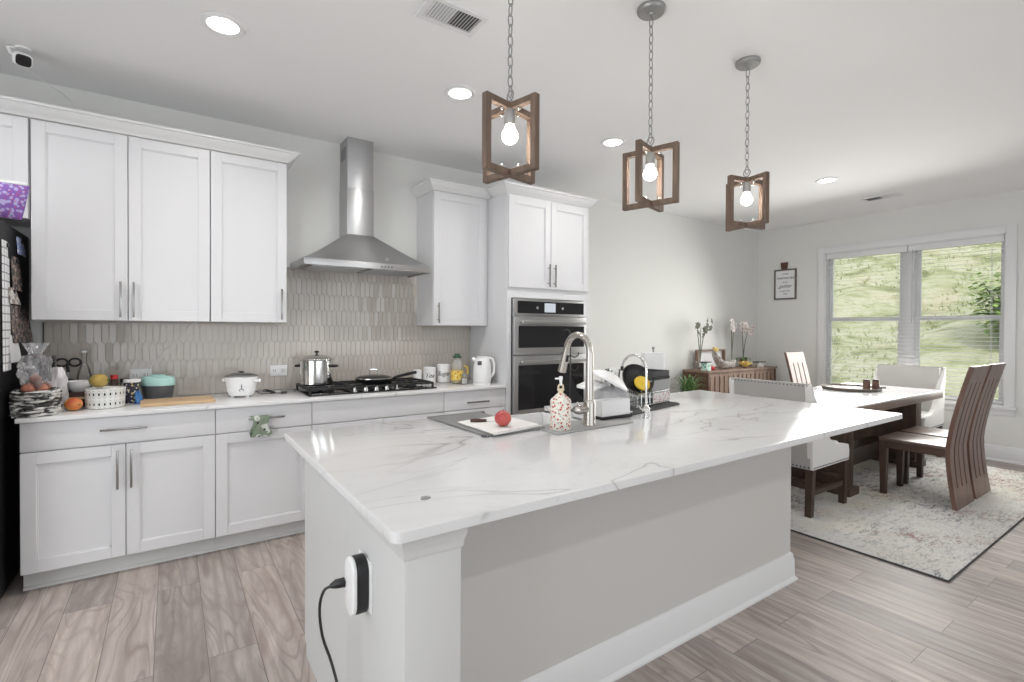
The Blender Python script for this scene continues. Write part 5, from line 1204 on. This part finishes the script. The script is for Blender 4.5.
# ---- host chairs
def host_chair(x,y,rz,label):
    e=empty('host_chair',(x,y,ZR),label,'chair','upholstered host chairs'); e.rotation_euler=(0,0,rz)
    W=.325
    b=MB(); b.box(-.27,.285,-W+.03,W-.03,.355,.455,.02,3); b.box(-.22,.27,-W+.065,W-.065,.445,.495,.022,3); b.build('seat','linen_white',e,world=False)
    # back
    b=MB()
    def bk(u,v):
        yy=-W+.035+(2*W-.07)*u; z=.43+.555*v; xx=-.200-.065*v**1.3-.012*math.sin(PI*u); return (xx,yy,z)
    b.grid(bk,14,14,.07); b.build('backrest','linen',e,world=False,fix=True)
    # wings / sides
    for s_ in (-1,1):
        b=MB(); prof=[(-.305,.352),(.290,.352),(.297,.43),(.280,.478),(.20,.492),(.06,.508),(-.02,.545),(-.075,.60),(-.13,.67),(-.18,.77),(-.255,.86),(-.315,.94),(-.335,.985),(-.347,.990),(-.350,.95),(-.330,.75),(-.312,.55)]
        y0,y1=(W-.045,W) if s_>0 else (-W,-W+.045); b.prism(prof,1,y0,y1,.012,3); wg=b.build('side_wing','linen_white',e,world=False)
        b=MB(); yy=s_*(W+.001)
        for k in range(25):
            t=k/24; b.sphere((-.29+.565*t,yy,.368),.0062,8,(1,.5,1))
        b.build('nailheads','dark_metal',wg,world=False)
    # outside back panel
    b=MB()
    def ob(u,v):
        yy=-W+.02+(2*W-.04)*u; z=.352+.638*v; xx=-.308-.040*max(0,(v-.2)/.8)**1.2; return (xx,yy,z)
    b.grid(ob,10,14,-.022); op=b.build('back_panel','linen_grey',e,world=False,fix=True)
    b=MB()
    for k in range(22): b.sphere((-.310,-W+.03+(2*W-.06)*k/21,.368),.0062,8,(.5,1,1))
    for k in range(22): b.sphere((-.350,-W+.03+(2*W-.06)*k/21,.975),.005,8,(.5,1,1))
    b.build('nailheads','dark_metal',op,world=False)
    for sx,sy in ((-1,-1),(-1,1),(1,-1),(1,1)):
        b=MB(); cx_,cy_=sx*.265+(.0 if sx>0 else .0),sy*(W-.035); t=.026; k=.0 if sx>0 else -.02
        V=[(cx_-t*.85+k,cy_-t*.85,0),(cx_+t*.85+k,cy_-t*.85,0),(cx_+t*.85+k,cy_+t*.85,0),(cx_-t*.85+k,cy_+t*.85,0),(cx_-t,cy_-t,.36),(cx_+t,cy_-t,.36),(cx_+t,cy_+t,.36),(cx_-t,cy_+t,.36)]
        b.faces(V,[(0,3,2,1),(4,5,6,7),(0,1,5,4),(1,2,6,5),(2,3,7,6),(3,0,4,7)]); b.build('leg','dark_wood',e,world=False)
    b=MB(); t=.014
    for sy in (-1,1): b.box(-.25,.25,sy*(W-.035)-t,sy*(W-.035)+t,.15,.19,.003)
    b.box(-.268,-.240,-W+.05,W-.05,.19,.23,.003); b.box(.240,.268,-W+.05,W-.05,.19,.23,.003); b.build('stretcher','dark_wood_x',e,world=False)
    return e
host_chair(4.195,2.090,0,'upholstered host chair with its back to the island, wooden legs below'); host_chair(6.72,2.165,PI,'upholstered host chair at the window end of the dining table')
# ---- slat-back side chairs
def slat_chair():
    e=empty('slat_chair',(0,0,ZR),'x','chair','wooden slat-back dining chairs')
    W=.212
    # local frame: front towards +Y, back towards -Y
    def spine(z):   # y of the back face by height
        if z<.45: return -.205+.050*((.45-z)/.45)**1.6*-1+.0
        t=(z-.45)/.67; return -.205-.138*t**1.35
    zs=[0,.06,.14,.22,.30,.38,.46,.54,.62,.70,.78,.86,.94,1.02,1.08,1.115]
    cols=[]; n=4; sw=.020; solid=(2*W-3*sw)/4
    def piece(b,x0,x1,z0,z1,th=.030):
        zz=[z0]+[z for z in zs if z0<z<z1]+[z1]
        V=[]; 
        for z in zz:
            y=spine(z); V+=[(x0,y,z),(x1,y,z),(x1,y+th,z),(x0,y+th,z)]
        k=len(zz); f=[(0,1,2,3),(4*k-4,4*k-1,4*k-2,4*k-3)]
        for i in range(k-1):
            for q in range(4): f.append((4*i+q,4*i+4+q,4*i+4+(q+1)%4,4*i+(q+1)%4))
        _,F_=b.faces(V,f); bmesh.ops.recalc_face_normals(b.bm,faces=F_)
    b=MB(); x=-W
    for i in range(4):
        piece(b,x,x+solid,0,1.115); x+=solid
        if i<3:
            piece(b,x,x+sw,0,.15); piece(b,x,x+sw,.985,1.115); x+=sw
    b.build('backrest','chair_wood',e,world=False)
    b=MB(); b.box(-W,W,-.176,.27,.455,.480,.004); b.build('seat','seat_wood',e,world=False)
    b=MB(); b.box(-W+.012,-W+.034,-.175,.245,.395,.455); b.box(W-.034,W-.012,-.175,.245,.395,.455); b.box(-W+.034,W-.034,.225,.245,.395,.455); b.build('apron','dark_wood_y',e,world=False)
    for s_ in (-1,1):
        cx_,cy_=s_*(W-.03),.238; t0,t1=.020,.027; b=MB()
        V=[(cx_-t0,cy_-t0,0),(cx_+t0,cy_-t0,0),(cx_+t0,cy_+t0,0),(cx_-t0,cy_+t0,0),(cx_-t1,cy_-t1,.455),(cx_+t1,cy_-t1,.455),(cx_+t1,cy_+t1,.455),(cx_-t1,cy_+t1,.455)]
        b.faces(V,[(0,3,2,1),(4,5,6,7),(0,1,5,4),(1,2,6,5),(2,3,7,6),(3,0,4,7)]); b.build('leg','dark_wood',e,world=False)
    return e
ch0=slat_chair(); ch0.location=(5.205,1.475,ZR); ch0['label']='nearest wooden slat-back chair, its tall back towards the viewer'
c2=copy_tree(ch0); c2.location=(5.69,1.475,ZR); c2['label']='wooden slat-back chair mostly hidden behind the nearest slat-back chair'
c3=copy_tree(ch0); c3.location=(6.50,2.87,ZR); c3.rotation_euler=(0,0,PI); c3['label']='slat-back chair across the table, only its pale top showing'

# ---- sideboard
SBX0,SBX1,SBY0,SBY1,SBZ=5.545,7.14,3.755,4.135,.885
e=empty('sideboard',(6.34,3.95,0),'low rustic wooden sideboard with slatted front at the back wall','sideboard')
b=MB(); b.box(SBX0-.012,SBX1+.012,SBY0-.015,SBY1,SBZ-.026,SBZ,.004); b.build('top','sideboard_wood',e)
for x0 in (SBX0,SBX1-.03):
    b=MB(); b.box(x0,x0+.03,SBY0,SBY1,0,SBZ-.026,.002); b.build('side_panel','sideboard_side',e)
b=MB(); b.box(SBX0+.03,SBX1-.03,SBY0+.05,SBY0+.06,.06,SBZ-.026); b.box(SBX0+.03,SBX1-.03,SBY1-.02,SBY1,.06,SBZ-.026); b.box(SBX0+.03,SBX1-.03,SBY0+.06,SBY1-.02,.06,.08); b.build('carcass','dark_wood',e)
for i in range(3):
    dx0=SBX0+.03+i*(SBX1-SBX0-.06)/3; dx1=dx0+(SBX1-SBX0-.06)/3
    b=MB(); b.box(dx0+.002,dx1-.002,SBY0+.002,SBY0+.02,.07,.11,.001,1); b.box(dx0+.002,dx1-.002,SBY0+.002,SBY0+.02,SBZ-.075,SBZ-.03,.001,1)
    n=5
    for k in range(n):
        wv=(dx1-dx0-.004)/n; xx=dx0+.002+k*wv; b.box(xx+.012,xx+wv-.012,SBY0,SBY0+.018,.11,SBZ-.075,.001,1)
    d=b.build('door','sideboard_wood',e); b=MB(); b.sphere((dx0+.04 if i else dx1-.04,SBY0-.012,.55),.014,12); b.build('knob','dark_metal',d)
# items on the sideboard
def orchid(x,y,label,petal,nf,seed,pot,stems,leafc=True):
    e=empty('potted_orchid',(x,y,SBZ),label,'orchid'); rg=random.Random(seed)
    b=MB(); b.lathe([(0,0),(.042,0),(.046,.006),(.056,.10),(.058,.105),(.053,.105),(.045,.012),(0,.010)],24,(x,y,SBZ),False); b.build('pot',pot,e)
    b=MB(); b.lathe([(0,.085),(.050,.088),(0,.094)],20,(x,y,SBZ),False); b.build('soil','block_wood',e)
    for si,(tip,bend) in enumerate(stems):
        b=MB(); p0=Vector((x,y,SBZ+.09)); p3=Vector((x+tip[0],y+tip[1],SBZ+tip[2])); p1=p0+Vector((tip[0]*.15,tip[1]*.15,tip[2]*.45)); p2=p0+Vector((tip[0]*.55+bend,tip[1]*.5,tip[2]*.92)); P=[]
        for k in range(17):
            t=k/16; P.append(p0*(1-t)**3+p1*3*t*(1-t)**2+p2*3*t*t*(1-t)+p3*t**3)
        b.tube(P,.005,7,rad=[.0065-.0035*k/16 for k in range(17)]); b.build('stem','bud',e)
        fl=MB(); bd=MB()
        for k in range(nf):
            t=.62+.38*k/max(1,nf-1); c0=p0*(1-t)**3+p1*3*t*(1-t)**2+p2*3*t*t*(1-t)+p3*t**3+Vector((rg.uniform(-.06,.06),rg.uniform(-.05,.02),rg.uniform(-.05,.04)))
            R_=Euler((rg.uniform(-.5,.5),rg.uniform(-.5,.5),rg.uniform(-.6,.6))).to_matrix().to_4x4()
            for q in range(5):
                a=q*2*PI/5+.3; fl.T=Matrix.Translation(c0)@R_@Matrix.Rotation(a,4,'Y'); s_=rg.uniform(.038,.052)
                fl.grid(lambda u,v:((u-.5)*s_*.9*math.sin(PI*min(1,v*.82+.14)),-.010*math.sin(PI*v)+.006*abs(u-.5),v*s_),4,5,.0012); fl.T=None
            bd.sphere(c0+Vector((0,-.008,0)),.008,8)
        if nf:
            fl.build('blossoms',petal,e); bd.build('flower_centres','bud',e)
    if leafc:
        b=MB()
        for k in range(5):
            a=k*1.3+seed; L_=.15; dv=Vector((math.cos(a),math.sin(a)*.6,0)); sd=Vector((-dv.y,dv.x,0)).normalized()
            b.grid(lambda u,v:Vector((x,y,SBZ+.095))+dv*L_*v+Vector((0,0,.05*math.sin(PI*v*.8)-.05*v*v))+sd*(u-.5)*.055*math.sin(PI*min(1,v*.9+.08)),4,8,.002)
        b.build('leaves','leaf_green',e)
    return e
orchid(5.66,3.96,'orchid with bare dark twisting stems at left of sideboard','bud',4,2,'clear_glass',[((-.13,-.02,.60),-.03),((.16,.0,.60),.05),((.02,0,.55),.0)],False)
orchid(6.47,4.02,'orchid with greenish white flowers beside the pink one on sideboard','petal_white',6,4,'ceramic',[((-.02,-.02,.62),-.05),((.04,0,.60),.03)],False)
orchid(6.70,3.99,'orchid with pale pink blossoms and dark leaves on sideboard','petal_pink',8,9,'sideboard_wood',[((-.06,-.02,.60),-.02),((.10,0,.52),.08)])
e=empty('tray_frame',(6.08,4.08,SBZ),'brown wooden box frame standing on the sideboard behind the bowl','frame')
b=MB(); z0=SBZ+.001; b.box(5.78,5.80,4.07,4.12,z0,z0+.232,.002); b.box(6.38,6.40,4.07,4.12,z0,z0+.232,.002); b.box(5.78,6.40,4.07,4.12,z0+.232,z0+.252,.002); b.box(5.80,6.38,4.07,4.12,z0,z0+.014,.002); b.build('frame','sideboard_wood',e)
b=MB(); b.box(5.80,6.38,4.115,4.12,z0+.014,z0+.232); b.build('backing','paper',e)
e=empty('glass_box',(5.565,3.83,SBZ),'small green and white printed box at left end of sideboard','box')
b=MB(); b.box(5.555,5.65,3.79,3.87,SBZ+.001,SBZ+.100,.002); b.build('box','green_glass_pattern',e); b=MB(); b.box(5.551,5.654,3.786,3.874,SBZ+.100,SBZ+.116,.002); b.build('lid','slate',e)
b=MB()
for k in range(9):
    a=k*2*PI/8; rr_=.026 if k<8 else 0; b.sphere((5.73+rr_*math.cos(a),3.84+rr_*math.sin(a),SBZ+.024+(.016 if k==8 else 0)),.022,10,(1,1,1.0))
tag(b.build('red_ornament','red',loc=(5.73,3.84,SBZ)),'small red flower ornament before the orchid on sideboard','ornament')
e=empty('shell_bowl',(6.05,3.87,SBZ),'grey swooping bowl with yellow tipped end on the sideboard','bowl')
b=MB()
def shell(u,v):
    x=6.05+(u-.5)*.50; prof=.065*math.sin(PI*min(1,max(0,u)))**.6; rise=.155*(max(0,.38-u)/.38)**1.5; a=PI*(1+v); w_=.012+prof
    return (x,3.87+w_*math.cos(a),SBZ+.098+rise+(.095*math.sin(PI*u)**.5 if 0<u<1 else 0)*math.sin(a)*(.95))
b.grid(shell,24,12,-.004); b.build('bowl','slice_art',e,fix=True)
b=MB(); 
for k in range(5): b.sphere((5.845+.020*math.cos(k*1.3),3.86+.018*math.sin(k*1.3),SBZ+.255+.012*(k%3)),.022,10)
b.build('yellow_tip','gold',e)
e=empty('gold_flower',(6.49,3.83,SBZ),'shiny gold lotus flower ornament before the pink orchid','ornament')
b=MB()
for ring_,(n_,r_,tl) in enumerate(((8,.085,.5),(7,.065,.9),(5,.04,1.25))):
    for k in range(n_):
        b.T=Matrix.Translation((6.49,3.83,SBZ+.020))@Matrix.Rotation(k*2*PI/n_+ring_*.4,4,'Z')@Matrix.Rotation(-tl,4,'Y')
        b.grid(lambda u,v:(v*r_*1.25,(u-.5)*.055*math.sin(PI*min(1,v*.85+.13)),.016*(1-4*(u-.5)**2)*-1+.02*v*v),4,6,.002); b.T=None
b.build('petals','gold',e)
b=MB(); b.lathe([(0,0),(.035,0),(.03,.012),(0,.025)],18,(6.49,3.83,SBZ+.001),False); b.build('base','sideboard_side',e)
e=empty('bird_figure',(6.78,3.82,SBZ),'dark glossy leaf shaped figure on a block at right of gold flower','figurine')
b=MB(); b.box(6.73,6.86,3.78,3.86,SBZ+.001,SBZ+.07,.003); b.build('block','slice_art',e); b=MB(); b.box(6.72,6.90,3.77,3.87,SBZ+.07,SBZ+.080,.002); b.build('slab','black',e)
# plant on floor beside sideboard (spiky)
hx_,hy_=5.27,3.86
e=empty('potted_plant',(hx_,hy_,0),'bushy green spiky plant on a stand at the left of sideboard','plant')
b=MB(); b.lathe([(0,.0),(.12,.0),(.12,.015),(.03,.03),(.03,.43),(.13,.44),(.13,.455),(0,.456)],24,(hx_,hy_,0),False); b.build('stand','dark_wood',e)
b=MB(); b.lathe([(0,.457),(.09,.457),(.095,.465),(.12,.62),(.125,.63),(.115,.63),(.09,.47),(0,.466)],28,(hx_,hy_,0),False); b.build('pot','ceramic',e)
b=MB(); rg=random.Random(6)
for k in range(90):
    a=rg.uniform(0,2*PI); L_=rg.uniform(.14,.27); up_=rg.uniform(.06,.26); dv=Vector((math.cos(a),math.sin(a),0)); sd=Vector((-dv.y,dv.x,0)); p=Vector((hx_,hy_,.60))+dv*rg.uniform(0,.05)
    q=rg.uniform(.010,.016)
    def lf_(u,v): return p+dv*L_*v*.85+Vector((0,0,up_*math.sin(PI*v*.62)*1.1-.05*v*v))+sd*(u-.5)*q*2*(1-v*.96)
    b.grid(lf_,2,6,.0012)
b.build('foliage','leaf_green',e)
# ---- wall sign
xs2=XR-.001
e=empty('wall_sign',(xs2,3.745,1.85),'framed white kitchen sign shaped like a cutting board on wall','sign')
y0,y1,z0,z1=3.590,3.905,1.852,2.290
b=MB(); f_=.028; x0,x1=xs2-.022,xs2; f_=.021
b.box(x0,x1,y0,y0+f_,z0,z1,.002); b.box(x0,x1,y1-f_,y1,z0,z1,.002); b.box(x0,x1,y0+f_,y1-f_,z0,z0+f_,.002); b.box(x0,x1,y0+f_,y1-f_,z1-f_,z1,.002); b.build('frame','sign_wood',e)
b=MB(); b.prism([(3.722,z1),(3.802,z1),(3.806,z1+.035),(3.812,z1+.10),(3.712,z1+.10),(3.718,z1+.035)],0,x0,x1,.003); b.build('handle','sideboard_side',e)
b=MB(); b.box(x0+.010,x1,y0+f_,y1-f_,z0+f_,z1-f_); pn=b.build('panel','paper',e)
MX=lambda z:Matrix.Translation((x0+.0095-xs2,3.7475-3.745,z-1.85))@Matrix.Rotation(-PI/2,4,'Z')@Matrix.Rotation(PI/2,4,'X')
for body,size,z,sh in (('making',.030,2.225,0),('memories',.062,2.165,.35),('as we',.030,2.105,0),('gather',.072,2.045,.35),('around this',.030,1.975,0),('table',.030,1.935,0)): text_obj('lettering',body,size,pn,MX(z),'ink',.0006,sh)
